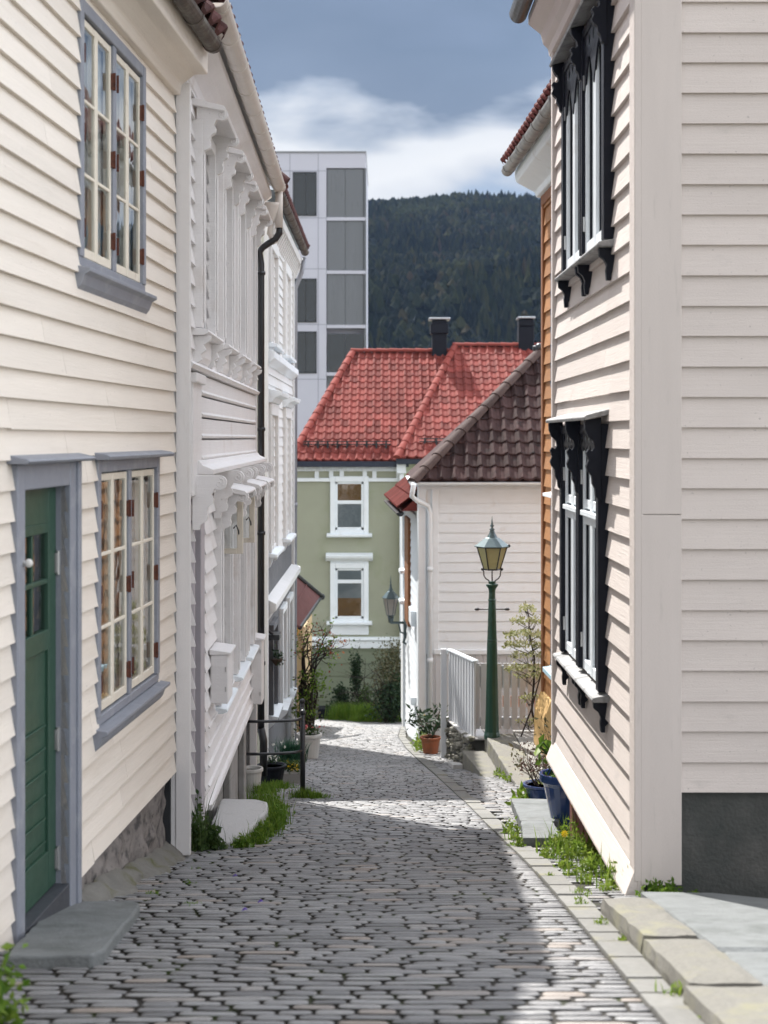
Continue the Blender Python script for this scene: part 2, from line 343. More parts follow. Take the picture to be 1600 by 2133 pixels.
def tiles(mb, O, A, U, Nn, length, slope, tw=.24, th=.33, amp=.022, rng=None, seed=3, S=6):
    """pantile sheet: O eave corner, A unit vector along the eave, U up the slope, Nn out of it; rng(v)->(a0,a1) clips to a hip"""
    r = random.Random(seed); rows = int(slope/th)+1
    for j in range(rows):
        v0, v1 = j*th-.0, min((j+1)*th+.04, slope)
        if v0 >= slope: break
        a0, a1 = (0, length) if rng is None else rng((v0+v1)/2)
        i0, i1 = int(math.floor(a0/tw)), int(math.ceil(a1/tw))
        for i in range(i0, i1):
            x0, x1 = max(i*tw, a0), min((i+1)*tw, a1)
            if x1-x0 < .03: continue
            lift = r.uniform(0, .006); vs = []
            for k in range(S+1):
                x = x0+(x1-x0)*k/S; ph = (x-i*tw)/tw
                hgt = amp*math.sin(ph*2*math.pi+.6)+amp*.5*math.sin(ph*4*math.pi)
                for vv, up in ((v0, -.022), (v0, .012+lift), (v0+.02, .022+lift), (v1, 0)):
                    vs.append(O+A*x+U*vv+Nn*(hgt+up+.02))
            fs = []
            for k in range(S):
                for q in range(3): fs.append((k*4+q, (k+1)*4+q, (k+1)*4+q+1, k*4+q+1))
            mb.add(vs, fs)
def ridge_caps(mb, A, B, r=.11, L=.38, seg=8):
    A = Vector(A); B = Vector(B); d = (B-A); n = max(1, int(d.length/L)); d.normalize()
    side = d.cross(Vector((0,0,1))).normalized(); up = side.cross(d).normalized(); st = (B-A).length/n
    for i in range(n):
        p0 = A+d*st*i-d*.02; p1 = A+d*st*(i+1)+d*.03; vs = []
        for p, rr in ((p0, r*1.12), (p0+d*.05, r*1.12), (p1, r*.92)):
            for k in range(seg+1):
                t = math.pi*k/seg; vs.append(p+side*math.cos(t)*rr+up*(math.sin(t)*rr*.9-.03))
        m = seg+1; fs = [(q*m+k, q*m+k+1, (q+1)*m+k+1, (q+1)*m+k) for q in range(2) for k in range(seg)]
        fs.append(tuple(range(m))); mb.add(vs, fs)
def leaf(mb, p, size, r, asp=.55, up=0.0):
    d = Vector((r.gauss(0,1), r.gauss(0,1), r.gauss(0,1)+up)).normalized(); s = d.cross(Vector((r.gauss(0,1), r.gauss(0,1), r.gauss(0,1)))).normalized()
    n = d.cross(s); L = size*r.uniform(.6, 1.3); w = L*asp*.5
    p = Vector(p); mb.add([p, p+d*L*.45+s*w+n*L*.06, p+d*L, p+d*L*.45-s*w+n*L*.06], [(0,1,2,3)])
def cloud(mb, c, rad, n, size, r, asp=.55, clumps=9, tight=.33, up=0.0):
    cs = []
    for i in range(clumps):
        while True:
            q = Vector((r.uniform(-1,1), r.uniform(-1,1), r.uniform(-1,1)))
            if q.length <= 1: break
        cs.append((q*.78, r.uniform(.6, 1.3)))
    for i in range(n):
        q, w = r.choice(cs); g = Vector((r.gauss(0,1), r.gauss(0,1), r.gauss(0,1)))*tight*w
        p = q+g
        leaf(mb, (c[0]+p.x*rad[0], c[1]+p.y*rad[1], c[2]+p.z*rad[2]), size, r, asp, up)
def blade(mb, p, h, r, w=.006, lean=.5):
    a = r.uniform(0, 2*math.pi); d = Vector((math.cos(a), math.sin(a), 0)); s = Vector((-d.y, d.x, 0))*w
    p = Vector(p); k = h*r.uniform(.5, 1.15); l = lean*r.uniform(.2, 1)*k
    mb.add([p-s, p+s, p+s*.8+d*l*.35+Vector((0,0,k*.55)), p-s*.8+d*l*.35+Vector((0,0,k*.55)), p+d*l+Vector((0,0,k*.95))], [(0,1,2,3),(3,2,4)])
def branch(mb, p, d, length, rad, depth, r, tips, bend=.35, seg=4, split=2, droop=0):
    pts = [Vector(p)]; d = Vector(d).normalized()
    for i in range(seg):
        d = (d+Vector((r.gauss(0,bend), r.gauss(0,bend), r.gauss(0,bend)*.7+droop))*.45).normalized(); pts.append(pts[-1]+d*length/seg)
    mb.tube(pts, [rad*(1-.55*i/seg) for i in range(seg+1)], 5)
    tips.append((pts[-1], d)); 
    if depth > 0:
        for k in range(split):
            i = r.randint(max(1, seg-2), seg); nd = (d+Vector((r.gauss(0,.6), r.gauss(0,.6), r.gauss(0,.45)))).normalized()
            branch(mb, pts[i], nd, length*r.uniform(.6, .85), rad*.5, depth-1, r, tips, bend, seg, split, droop)
# ------------------------------------------------------------------ ground profile
GT = [(-30,.9),(-8,1.0),(0,1.25),(3,1.64),(5,1.99),(8.36,2.58),(10.6,2.97),(16,3.92),(20,4.54),(22,4.86),(26,5.46),(34,6.68),(42,7.95),(60,9.6),(120,11.5),(500,14),(6000,14)]
def gh(Z):
    for (a, ha), (b, hb) in zip(GT, GT[1:]):
        if Z <= b: return -(ha+(hb-ha)*(Z-a)/(b-a))
    return -14.0
def gpx(x, y, lift=0.0):
    """ground point under a pixel of the photograph (street surface raised by lift)"""
    lo, hi = 2.0, 60.0; k = (y-CY)/F
    for _ in range(60):
        m = (lo+hi)/2
        if k*m > -(gh(m)+lift): hi = m
        else: lo = m
    Z = (lo+hi)/2; return Vector(((x-CX)/F*Z, Z, gh(Z)+lift))
def lerp_tab(tab, Z):
    if Z <= tab[0][0]: return tab[0][1]
    for (a, ha), (b, hb) in zip(tab, tab[1:]):
        if Z <= b: return ha+(hb-ha)*(Z-a)/(b-a)
    return tab[-1][1]
KERB = [(-2,.94),(5,.96),(8,.975),(9.6,.97),(12.5,.91),(15.5,.87),(18.4,.75),(21.8,.60),(26,.40),(30,.30),(35,.42),(38,.9),(42,3.0)]
LEFT = [(-2,-2.4),(0,-2.2),(10.2,-1.55),(10.8,-1.5),(17,-1.7),(17.2,-2.4),(21.4,-2.4),(21.5,-1.9),(28.8,-1.9),(29,-3),(42,-5)]
# ================================================================== SETTING
# ground sheet
mb = MB(); xs = [-900,-300,-120,-50,-20,-9,-4,0,4,9,20,50,120,300,900]
zs = [-30,-15,-8,-3,0,2,3.5,5,6.5,8.36,10.6,13,16,18,20,22,24,26,30,34,38,42,50,60,80,120,200,300,400,500,700,3000]
for Z in zs:
    for x in xs: mb.v.append((x, Z, gh(Z)-.05 - (.10 if x > 2 else 0)*min(1,abs(x-1.4))))
n = len(xs)
for i in range(len(zs)-1):
    for j in range(n-1): mb.f.append((i*n+j, i*n+j+1, (i+1)*n+j+1, (i+1)*n+j)); mb.mi.append(0)
struct(mb.build('ground', earth, fix=False))
# road: joint bed + one rounded sett after another
def setts(mb, zr0, zr1, xl, xr, seed, L0=.12, L1=.28, row=.084, arc=.0, skew=0.0, lift=0.0, miss=0.0):
    r = random.Random(seed); z = zr0; K = 12
    ang = [2*math.pi*k/K for k in range(K)]; sup = []
    for a in ang:
        c, s = math.cos(a), math.sin(a); sup.append((math.copysign(abs(c)**.34, c), math.copysign(abs(s)**.50, s)))
    ph = r.uniform(0, 9)
    while z < zr1:
        d = row*r.uniform(.78, 1.22); zc = z+d/2; a, b = xl(zc), xr(zc); x = a-r.uniform(0, L1)
        while x < b:
            l = r.uniform(L0, L1) if r.random() > .10 else r.uniform(.09, .16)
            if x+l > b-.05: l = max(b-x, .04)
            xc = x+l/2
            if xc > a and l > .05 and r.random() >= miss:
                hw, hd = l/2-.0055, d/2-.0118; hd *= r.uniform(.82, 1.03)
                zz = zc+arc*math.sin(xc*1.1+1.2)+.014*math.sin(xc*2.3+z*1.7+ph)+skew*(xc-a)+r.uniform(-.004,.004)
                rot = r.gauss(0,.014)+.012*math.sin(z*.8+xc); h = r.gauss(.0, .0009)+.007*math.sin(xc*1.7+z*.45)+lift; tx = r.gauss(0,.010); ty = r.gauss(0,.028)
                pt = r.uniform(-.3,.3)
                vs = []
                for sx, hh in ((1.03, -.045), (1.0, -.0012), (.95, .0016), (.72, .0044)):
                    for (u, v) in sup:
                        px_ = u*hw*(1-(1-sx)*.55); py_ = v*hd*sx*(1+pt*u*.25)
                        X = xc+px_-py_*rot; Y = zz+py_+px_*rot
                        vs.append((X, Y, gh(Y)+h+hh+(px_*tx+py_*ty if hh > -.02 else 0)))
                vs.append((xc, zz, gh(zz)+h+.0062)); fs = []
                for q in range(3):
                    for k in range(K): fs.append((q*K+k, q*K+(k+1)%K, (q+1)*K+(k+1)%K, (q+1)*K+k))
                for k in range(K): fs.append((3*K+k, 3*K+(k+1)%K, 4*K))
                mb.add(vs, fs)
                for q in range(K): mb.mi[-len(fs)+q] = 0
            x += l
        z += d
kx = lambda z: lerp_tab(KERB, z); lx = lambda z: lerp_tab(LEFT, z)
mb = MB(); zz = [-6,-2,0,1.5,3,4,5,6.7,8.36,9.5,10.6,12,14,16,18,20,22,24,26,28,30,32,34,36,38,40,42]
for z in zz: mb.v += [(-5.2, z, gh(z)-.009), (kx(z)+.02, z, gh(z)-.009)]
for i in range(len(zz)-1): mb.f.append((2*i, 2*i+1, 2*i+3, 2*i+2)); mb.mi.append(0)
mb.m = 1
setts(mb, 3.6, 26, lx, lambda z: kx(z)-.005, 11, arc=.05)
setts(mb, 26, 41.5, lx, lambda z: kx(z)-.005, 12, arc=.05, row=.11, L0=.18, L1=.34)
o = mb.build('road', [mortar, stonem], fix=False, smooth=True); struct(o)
# kerb strip of flat stones, level with the road
def slab(mb, c, dz=.05, top=0.0, bev=.012, jit=.0, r=rnd):   # c: 4 world points (plan), top height relative to each z
    cx = sum(p[0] for p in c)/len(c); cy = sum(p[1] for p in c)/len(c); vs = []
    for s, h in ((1, -dz), (1, top-bev), (1-bev*2.2, top)):
        for p in c:
            vs.append((cx+(p[0]-cx)*s, cy+(p[1]-cy)*s, p[2]+h))
    m = len(c); fs = [(q*m+k, q*m+(k+1)%m, (q+1)*m+(k+1)%m, (q+1)*m+k) for q in range(2) for k in range(m)]; fs.append(tuple(range(2*m, 3*m)))
    mb.add(vs, fs)
mb = MB(); z = 3.0
def kdir(z): 
    t = (kx(z+.2)-kx(z-.2))/.4; q = math.sqrt(1+t*t); return (1/q, -t/q)
while z < 37:
    l = rnd.uniform(.24, .52) if z < 12 else rnd.uniform(.5, .95); z1 = z+l-.012; w = .15+rnd.uniform(-.015,.015); c = []
    for (zq, s) in ((z, 0), (z, 1), (z1, 1), (z1, 0)):
        nx, ny = kdir(zq); c.append((kx(zq)-.01+nx*w*s, zq+ny*w*s, gh(zq+ny*w*s)))
    slab(mb, c, .06, rnd.uniform(.008,.018), .01); z += l
struct(mb.build('kerb_strip', kerbm, fix=True))
# pavement right of the strip: joint bed + setts laid slightly askew
PAVR = [(2,1.12),(7.5,1.12),(7.6,1.45),(11.9,1.47),(12,2.6),(23,2.4),(23.5,1.1),(26,.75),(30,.6),(40,.6)]
mb = MB()
for z in [3,5,7,8.1,9,10,11.6,12.5,14,16,18,20,22,24,26,28,30,34,37]:
    mb.v += [(kx(z)+.15, z, gh(z)-.010), (max(lerp_tab(PAVR, z)+.1, kx(z)+.2), z, gh(z)-.010)]
for i in range(18): mb.f.append((2*i, 2*i+1, 2*i+3, 2*i+2)); mb.mi.append(0)
mb.m = 1
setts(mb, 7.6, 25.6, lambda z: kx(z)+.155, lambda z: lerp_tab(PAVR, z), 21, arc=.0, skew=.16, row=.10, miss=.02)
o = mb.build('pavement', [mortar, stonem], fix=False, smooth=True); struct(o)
# granite kerb blocks, a real step above the street, and the flags behind them
def rough_block(mb, x0, x1, y0, y1, ztop, zbot, r, sub=10, amp=.006):
    nx, ny = 5, sub; g = {}
    def put(x, y, z): mb.v.append((x, y, z)); return len(mb.v)-1
    top = [[put(x0+(x1-x0)*i/nx+(r.uniform(-amp,amp)), y0+(y1-y0)*j/ny, ztop(y0+(y1-y0)*j/ny)-(.012 if i in (0,nx) or j in (0,ny) else 0)+r.uniform(-amp,amp)*.5) for j in range(ny+1)] for i in range(nx+1)]
    for i in range(nx):
        for j in range(ny): mb.f.append((top[i][j], top[i+1][j], top[i+1][j+1], top[i][j+1])); mb.mi.append(mb.m)
    ring = [(i,0) for i in range(nx)]+[(nx,j) for j in range(ny)]+[(i,ny) for i in range(nx,0,-1)]+[(0,j) for j in range(ny,0,-1)]
    prev = [top[i][j] for i, j in ring]
    for q in range(1, 4):
        cur = []
        for i, j in ring:
            x = x0+(x1-x0)*i/nx; y = y0+(y1-y0)*j/ny; zt = ztop(y)-.012
            ox = (-.008 if i == 0 else .008 if i == nx else 0)+r.uniform(-amp,amp)
            cur.append(put(x+ox, y, zt+(zbot(y)-zt)*q/3))
        for k in range(len(ring)):
            m = (k+1) % len(ring); mb.f.append((prev[k], prev[m], cur[m], cur[k])); mb.mi.append(mb.m)
        prev = cur
mb = MB(); r = random.Random(5)
for (a, b, x0, x1, h) in ((6.36,7.55,1.115,1.35,.10),(5.35,6.33,1.11,1.37,.09),(4.35,5.32,1.085,1.38,.085),(3.2,4.32,1.06,1.40,.085)):
    rough_block(mb, x0, x1, a, b, lambda y, h=h: gh(y)+h, lambda y: gh(y)-.06, r)
struct(mb.build('granite_kerb', granite, fix=True, smooth=False))
mb = MB(); r = random.Random(6)
for c in ([(1.37,6.1),(2.3,6.05),(2.35,7.3),(1.75,7.9),(1.38,7.95)], [(1.38,4.9),(2.9,4.85),(2.9,6.02),(1.38,6.06)], [(1.41,3.5),(3,3.5),(3,4.82),(1.41,4.87)], [(2.33,6.05),(3.2,6.0),(3.2,6.7),(2.37,7.26)]):
    slab(mb, [(x, y, gh(y)) for x, y in c], .06, .075, .012)
struct(mb.build('flagstones', slate, fix=True))
# ================================================================== LEFT HOUSE 1 (cream clapboards, grey-blue trim)
W1 = Wall(-2.09, 993, 1); T1 = W1.T
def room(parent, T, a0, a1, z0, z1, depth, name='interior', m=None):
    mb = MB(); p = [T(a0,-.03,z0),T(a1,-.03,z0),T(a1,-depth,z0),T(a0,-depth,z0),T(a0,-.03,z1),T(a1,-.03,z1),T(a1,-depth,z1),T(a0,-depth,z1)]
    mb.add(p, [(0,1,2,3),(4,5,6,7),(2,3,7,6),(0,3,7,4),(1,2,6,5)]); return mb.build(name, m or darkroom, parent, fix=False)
def drape(parent, T, a0, a1, z0, z1, n, m, name='curtain', amp=.012, freq=60):
    mb = MB(); S = 60
    for k in range(S+1):
        a = a0+(a1-a0)*k/S; d = n+amp*math.sin(a*freq)+amp*.5*math.sin(a*freq*2.3+1); mb.v += [T(a, d, z0), T(a, d, z1)]
    for k in range(S): mb.f.append((2*k,2*k+2,2*k+3,2*k+1)); mb.mi.append(0)
    return mb.build(name, m, parent, fix=False, smooth=True)
def casement_window(parent, T, a0, a1, z0, z1, frame_m, sash_m, groups=2, leaves=2, rows=3, fw=.07, proud=.028, hood=True, sill_m=None, curt=curtain, rusty=True, label=None, mid=.06):
    """window of groups x leaves narrow casements in a wall; window > frame(mesh itself), hood, sill, casements, panes, hinges"""
    f = MB(); f.box(a0-fw, a0, -.06, proud, z0, z1+fw, T); f.box(a1, a1+fw, -.06, proud, z0, z1+fw, T)
    f.box(a0, a1, -.06, proud-.002, z1, z1+fw, T); f.box(a0-fw, a1+fw, -.06, proud-.006, z0-.05, z0, T)
    gw = (a1-a0-(groups-1)*mid)/groups
    for g in range(1, groups): f.box(a0+g*gw+(g-1)*mid, a0+g*(gw+mid), -.06, proud-.008, z0, z1, T)
    w = f.build('window', frame_m, parent, bevel=.004, label=label)
    if hood:
        h = MB(); p = [(-.01, z1+fw+.045),(-.01, z1+fw),(proud+.075, z1+fw),(proud+.085, z1+fw+.018),(proud+.06,z1+fw+.03)]
        h.prism(p, a0-fw-.07, a1+fw+.07, lambda a, n_, z_: T(a, n_, z_)); h.build('hood', sill_m or frame_m, w, bevel=.003)
    s = MB(); s.prism([(-.01,z0-.05),(proud+.06,z0-.065),(proud+.06,z0-.085),(proud+.03,z0-.10),(proud+.012,z0-.15),(proud-.02,z0-.19),(-.01,z0-.19)], a0-fw-.04, a1+fw+.04, lambda a, n_, z_: T(a, n_, z_))
    s.build('sill', sill_m or frame_m, w, bevel=.003)
    for g in range(groups):
        g0 = a0+g*(gw+mid); lw = gw/leaves
        for l in range(leaves):
            c0, c1 = g0+l*lw+.003, g0+(l+1)*lw-.003; st = .027; n0, n1 = -.035, .006
            c = MB(); c.box(c0,c0+st,n0,n1,z0+.01,z1-.01,T); c.box(c1-st,c1,n0,n1,z0+.01,z1-.01,T)
            c.box(c0+st,c1-st,n0,n1-.002,z0+.01,z0+.06,T); c.box(c0+st,c1-st,n0,n1-.002,z1-.05,z1-.01,T)
            for q in range(1, rows):
                zc = z0+.06+(z1-.05-z0-.06)*q/rows; c.box(c0+st,c1-st,n0+.008,n1-.002,zc-.010,zc+.010,T)
            cs = c.build('casement', sash_m, w, bevel=.003)
            g_ = MB(); tilt = rnd.uniform(-.003, .003)
            for q in range(rows):
                q0 = z0+.06+(z1-.05-z0-.06)*q/rows+.008; q1 = z0+.06+(z1-.05-z0-.06)*(q+1)/rows-.008; tt = rnd.uniform(-.002,.002)
                g_.add([T(c0+st-.004,-.004+tt*.5,q0),T(c1-st+.004,-.004-tt*.5,q0),T(c1-st+.004,-.004-tt*.5+tilt*.5,q1),T(c0+st-.004,-.004+tt*.5+tilt*.5,q1)], [(0,1,2,3)])
            g_.build('pane', glass, cs, fix=False)
            if rusty:
                for zz_ in (z0+.16, (z0+z1)/2, z1-.22):
                    h = MB(); hz = zz_+rnd.uniform(-.015,.015); e = c0 if l == 0 else c1
                    h.box(e-.012, e+.012, n1, n1+.012, hz-.045, hz+.045, T); h.box(e-.004, e+.004, n1+.01, n1+.026, hz-.05, hz+.05, T)
                    h.build('hinge', rust, cs)
    room(w, T, a0-.02, a1+.02, z0-.02, z1+.02, .9)
    if curt: drape(w, T, a0, a1, z0, z1, -.055, curt, amp=.008)
    return w
h1 = thing('clapboard_house', 'cream clapboard house with grey-blue window frames and a green door, nearest on the left', 'house', W1.T(7.4, 0, gh(7.4)))
Z0, Z1 = 4.4, 10.17; B0 = -2.31
door = (6.72, 7.47); dz0, dz1 = -2.25, -.24
holes = [(door[0], door[1], -3, dz1), (8.09, 9.60, -1.60, -.15), (7.74, 9.20, .88, 2.28)]
mb = MB(); boards(mb, T1, Z0, Z1, B0+.02, 2.50, .137, .024, holes, .006, 2.4, 3); mb.build('wall', cream, h1, fix=False)
mb = MB(); mb.box(Z0, Z1, -6, -.95, -4, 2.5, T1); mb.box(Z1-.03, Z1-.002, -.95, -.012, -4, 2.5, T1); mb.build('wall_core', darkroom, h1)
# rubble plinth
mb = MB(); r = random.Random(9); nz, nh = 90, 26
for i in range(nz+1):
    Z = Z0+(Z1-Z0-.02)*i/nz
    for j in range(nh+1):
        z = gh(Z)-.1+(B0+.05-gh(Z)+.1)*j/nh
        d = .035*noise.noise(Vector((Z*7,0,z*9)))+.05*noise.noise(Vector((Z*2.5,3,z*3))); mb.v.append(T1(Z, -.045+d, z))
for i in range(nz):
    for j in range(nh): mb.f.append((i*(nh+1)+j,(i+1)*(nh+1)+j,(i+1)*(nh+1)+j+1,i*(nh+1)+j+1)); mb.mi.append(0)
mb.build('plinth', rubble, h1, smooth=True, fix=False)
# mossy cement fillet at the foot of the wall
mb = MB(); r = random.Random(4); n_ = 40
for i in range(n_+1):
    Z = 7.7+2.7*i/n_; w = .10+.09*noise.noise(Vector((Z*2.2,1,0)))+.04*noise.noise(Vector((Z*9,1,0)))
    for q, (nn, hh) in enumerate(((-.04,.10),(.02,.075),(.06,.045),(w,.025),(w+.03,-.04))): mb.v.append(T1(Z, nn, gh(Z)+hh*(1+.9*noise.noise(Vector((Z*4,q,2))))))
for i in range(n_):
    for j in range(4): mb.f.append((i*5+j,(i+1)*5+j,(i+1)*5+j+1,i*5+j+1)); mb.mi.append(0)
mossy = mat('mossy_cement', (.17,.165,.15), .9, .15, 8, .7, 50, col2=(.10,.10,.045), c2scale=4, c2lo=.52, c2hi=.70)
mb.build('cement_fillet', mossy, h1, smooth=True, fix=False)
casement_window(h1, T1, 8.13, 9.56, -1.53, -.19, greyblue, sashcream, mid=.07, label='lower window with weathered grey-blue frame')
casement_window(h1, T1, 7.78, 9.16, .95, 2.24, greyblue, sashcream, mid=.07, hood=False, curt=curtain, label='upper window with grey-blue frame')
# door
f = MB(); f.box(door[0]-.11, door[0], -.16, .04, dz0-.09, dz1+.12, T1); f.box(door[1], door[1]+.12, -.16, .04, dz0-.22, dz1+.12, T1); f.box(door[1]+.10, door[1]+.16, -.16, .055, dz0-.22, dz1+.12, T1); f.box(door[0], door[1], -.16, .038, dz1, dz1+.13, T1)
df = f.build('door_frame', greyblue, h1, bevel=.005)
h = MB(); h.prism([(-.01,dz1+.17),(-.01,dz1+.122),(.10,dz1+.122),(.115,dz1+.135),(.10,dz1+.145)], door[0]-.17, door[1]+.22, T1); h.build('hood', greyblue, df, bevel=.003)
f = MB(); f.box(door[0], door[1], -.15, .034, dz0-.16, dz0, T1); f.build('threshold', mat('dark_threshold', (.05,.055,.065), .5), df, bevel=.003)
d0, d1 = door[0]+.004, door[1]-.004
dm = MB(); n0, n1 = -.085, -.035; wz0, wz1 = -.95, -.47
def dbox(m, a, b, na, nb, z0, z1): m.box(a, b, na, nb, z0, z1, T1)
dbox(dm, d0, d0+.13, n0, n1, dz0+.005, dz1-.005); dbox(dm, d1-.13, d1, n0, n1, dz0+.005, dz1-.005)
dbox(dm, d0+.13, d1-.13, n0, n1, dz1-.18, dz1-.005); dbox(dm, d0+.13, d1-.13, n0, n1, wz1, wz1+.05); dbox(dm, d0+.13, d1-.13, n0, n1, wz0-.1, wz0)
dbox(dm, d0+.13, d1-.13, n0, n1-.004, wz1+.06, dz1-.19); dbox(dm, d0+.13, d1-.13, n0, n1, dz0+.005, dz0+.2); dbox(dm, d0+.13, d1-.13, n0, n1-.015, dz0+.2, wz0-.1)
for k in range(2): 
    zc = wz0+(wz1-wz0)*(k)/1; 
dbox(dm, d0+.13, d1-.13, n0+.01, n1-.004, (wz0+wz1)/2-.012, (wz0+wz1)/2+.012)
dbox(dm, (d0+d1)/2-.012, (d0+d1)/2+.012, n0+.01, n1-.006, wz0, wz1)
for k in range(6): dbox(dm, d0+.16, d1-.16, n1-.012, n1-.002, dz0+.25+k*.115, dz0+.26+k*.115)
dr = dm.build('door', greenpaint, h1, bevel=.003)
g = MB(); g.add([T1(d0+.12,-.055,wz0-.01),T1(d1-.12,-.055,wz0-.01),T1(d1-.12,-.055,wz1+.01),T1(d0+.12,-.055,wz1+.01)], [(0,1,2,3)]); g.build('pane', glass, dr, fix=False)
g = MB(); g.box(d0+.05, d1-.05, -.5, -.3, wz0-.1, wz1+.1, T1); g.build('interior', darkroom, dr)
for hz in (-.63, -1.52, -2.12):
    g = MB(); g.tube([T1(d1-.004,-.022,hz-.06), T1(d1-.004,-.022,hz+.06)], .011, 8); g.box(d1-.03,d1+.02,-.034,-.028,hz-.05,hz+.05,T1); g.build('hinge', silver, dr)
g = MB(); c = T1(6.69,.065,-.567); g.sphere(c, .020, 12); g.tube([T1(6.69,.035,-.567), c], .011, 8); g.build('doorbell', whitepot, df, smooth=True)
# eaves, gutter, roof
mb = MB(); mb.prism([(-.02,2.36),(.05,2.36),(.06,2.43),(.15,2.50),(.24,2.50),(.24,2.68),(-.02,2.68)], Z0, Z1+.02, T1); mb.build('cornice', cream, h1, bevel=.006)
mb = MB(); gp = []
for k in range(9): a = math.pi*k/8; gp.append((.31-.062*math.cos(a), 2.66-.062*math.sin(a)))
gp += [(.365,2.66)]+[(.31+.055*math.cos(math.pi*k/8), 2.66-.055*math.sin(math.pi*k/8)) for k in range(1, 9)]
mb.prism(gp, 5.0, 10.02, T1)
for Z in (7.2, 7.9, 8.6, 9.3, 9.95):
    mb.prism([(.31-.068*math.cos(math.pi*k/8), 2.66-.068*math.sin(math.pi*k/8)) for k in range(9)], Z, Z+.035, T1)
mb.build('gutter', oldpipe, h1)
A1 = Vector((W1.t,1,0)).normalized(); U1 = Vector((-math.cos(R(40)),0,math.sin(R(40)))); N1 = A1.cross(U1)*-1; 
if N1.z < 0: N1 = -N1
mb = MB(); tiles(mb, Vector(T1(4.4,.37,2.69)), A1, U1, N1, 5.62, 4.3, amp=.03, seed=4); mb.build('roof', maroontile, h1, fix=False, smooth=False)
mb = MB(); o_ = T1(Z0,.30,2.64); p_ = T1(Z1,.30,2.64); mb.add([o_,p_,Vector(p_)+U1*4.2,Vector(o_)+U1*4.2, Vector(o_)+Vector((-6.6,0,.0)), Vector(p_)+Vector((-6.6,0,0))],[(0,1,2,3),(3,2,5,4)]); mb.build('roof_deck', cream, h1, fix=False)

# ================================================================== LEFT HOUSE 2 (carved surrounds)
W2 = Wall(-1.27, 755, 1); T2 = W2.T
h2 = thing('carved_house', 'pinkish white wooden house with scrolled brackets over its windows and a long white gutter', 'house', T2(13.5, 0, gh(13.5)))
Za, Zb = 10.2, 17.0
def scroll_profile(d, h, z, n0=0.0):
    """console bracket seen from the side: curl at the top front, two bulges, tail on the wall"""
    pts = [(n0, z), (n0+d*.86, z)]
    for k in range(9):
        a = R(90-k*26); pts.append((n0+d*.80+d*.20*math.cos(a), z-h*.14+h*.13*math.sin(a)))
    pts += [(n0+d*.64, z-h*.25), (n0+d*.56, z-h*.36), (n0+d*.62, z-h*.43), (n0+d*.60, z-h*.52), (n0+d*.46, z-h*.58), (n0+d*.42, z-h*.68), (n0+d*.46, z-h*.75), (n0+d*.42, z-h*.84), (n0+d*.24, z-h*.90), (n0+d*.20, z-h), (n0, z-h)]
    return pts
def curl(mb, T, a, d, h, z, n0=0.0):
    c = []
    for k in range(15):
        an = R(90-k*32); rr = d*.15*(1-k/17); c.append(T(a, n0+d*.79+rr*math.cos(an), z-h*.15+rr*math.sin(an)))
    mb.tube(c, .006, 5)
up = [(11.05,11.95),(12.75,13.55),(14.25,15.05),(15.75,16.45)]
lo = [(12.55,13.35),(14.2,14.95),(15.45,16.15)]
dr2 = (10.92, 11.33)
holes = [(a, b, .82, 2.38) for a, b in up]+[(a, b, -2.28, -.55) for a, b in lo]+[(dr2[0]-.04, dr2[1]+.27, -3.4, -.45)]
mb = MB(); boards(mb, T2, Za+.02, Zb, .50, 2.75, .155, .03, holes, .002, 3, 14); boards(mb, T2, Za+.66, Zb, -2.93, -.16, .155, .042, holes, .002, 3, 15)
mb.build('wall', pinkwhite, h2, fix=False)
mb = MB(); mb.box(Za, Zb, -6, -.95, -5, 2.9, T2); mb.box(Za, Za+.02, -.95, -.01, -5, 2.9, T2); mb.box(Zb-.02, Zb-.001, -.95, -.01, -4.6, 2.9, T2); mb.build('wall_core', pinkwhite, h2)
# smooth frieze boards with rounded edges between the storeys
mb = MB()
for k in range(4):
    z0 = -.17+k*.165; mb.prism([(0,z0),(.05,z0),(.062,z0+.018),(.05,z0+.036),(.046,z0+.15),(.0,z0+.16)], Za+1.0, Zb, T2)
mb.prism([(0,.49),(.075,.49),(.095,.52),(.06,.55),(0,.56)], Za+.12, Zb, T2)
mb.build('frieze', pinkwhite, h2, bevel=.003)
mb = MB()
for k in range(5):
    z0 = -2.93+k*.155; mb.prism([(.0,z0-.004),(.058,z0-.004),(.062,z0+.006),(.050,z0+.016),(.0,z0+.02)], 11.75, Zb, T2)
mb.build('siding_bead', pinkwhite, h2)
mb = MB()   # corner pilaster and the post beside house 1
mb.box(Za-.01, Za+.03, -.02, .085, gh(10.2)+.02, 2.45, T2); mb.box(Za+.03, Za+.68, -.02, .006, -3.0, 2.6, T2)
mb.build('corner_board', pinkvert, h2, bevel=.006); mb = MB()
mb.box(Za+.42, Za+.98, .0, .055, -.42, .46, T2); mb.box(Za+.38, Za+1.02, .0, .085, .40, .47, T2)
mb.build('frieze_panel', pinkwhite, h2, bevel=.006); mb = MB(); mb.box(Zb-.12, Zb+.02, -.02, .06, -4.4, 2.85, T2)
mb.build('corner_board', pinkvert, h2, bevel=.006)
mb = MB()   # foundation
mb.box(11.9, 17.0, -.25, -.06, -4.3, -2.96, T2)
for Z in (12.6, 14.1, 15.8): mb.box(Z, Z+.25, -.06, .01, -4.3, -2.98, T2)
mb.build('foundation', concrete, h2, bevel=.01)
mb = MB(); mb.prism([(0,-2.93),(.06,-2.95),(.06,-3.0),(0,-3.0)], Za+1.7, Zb, T2); mb.build('base_board', pinkwhite, h2, bevel=.003)
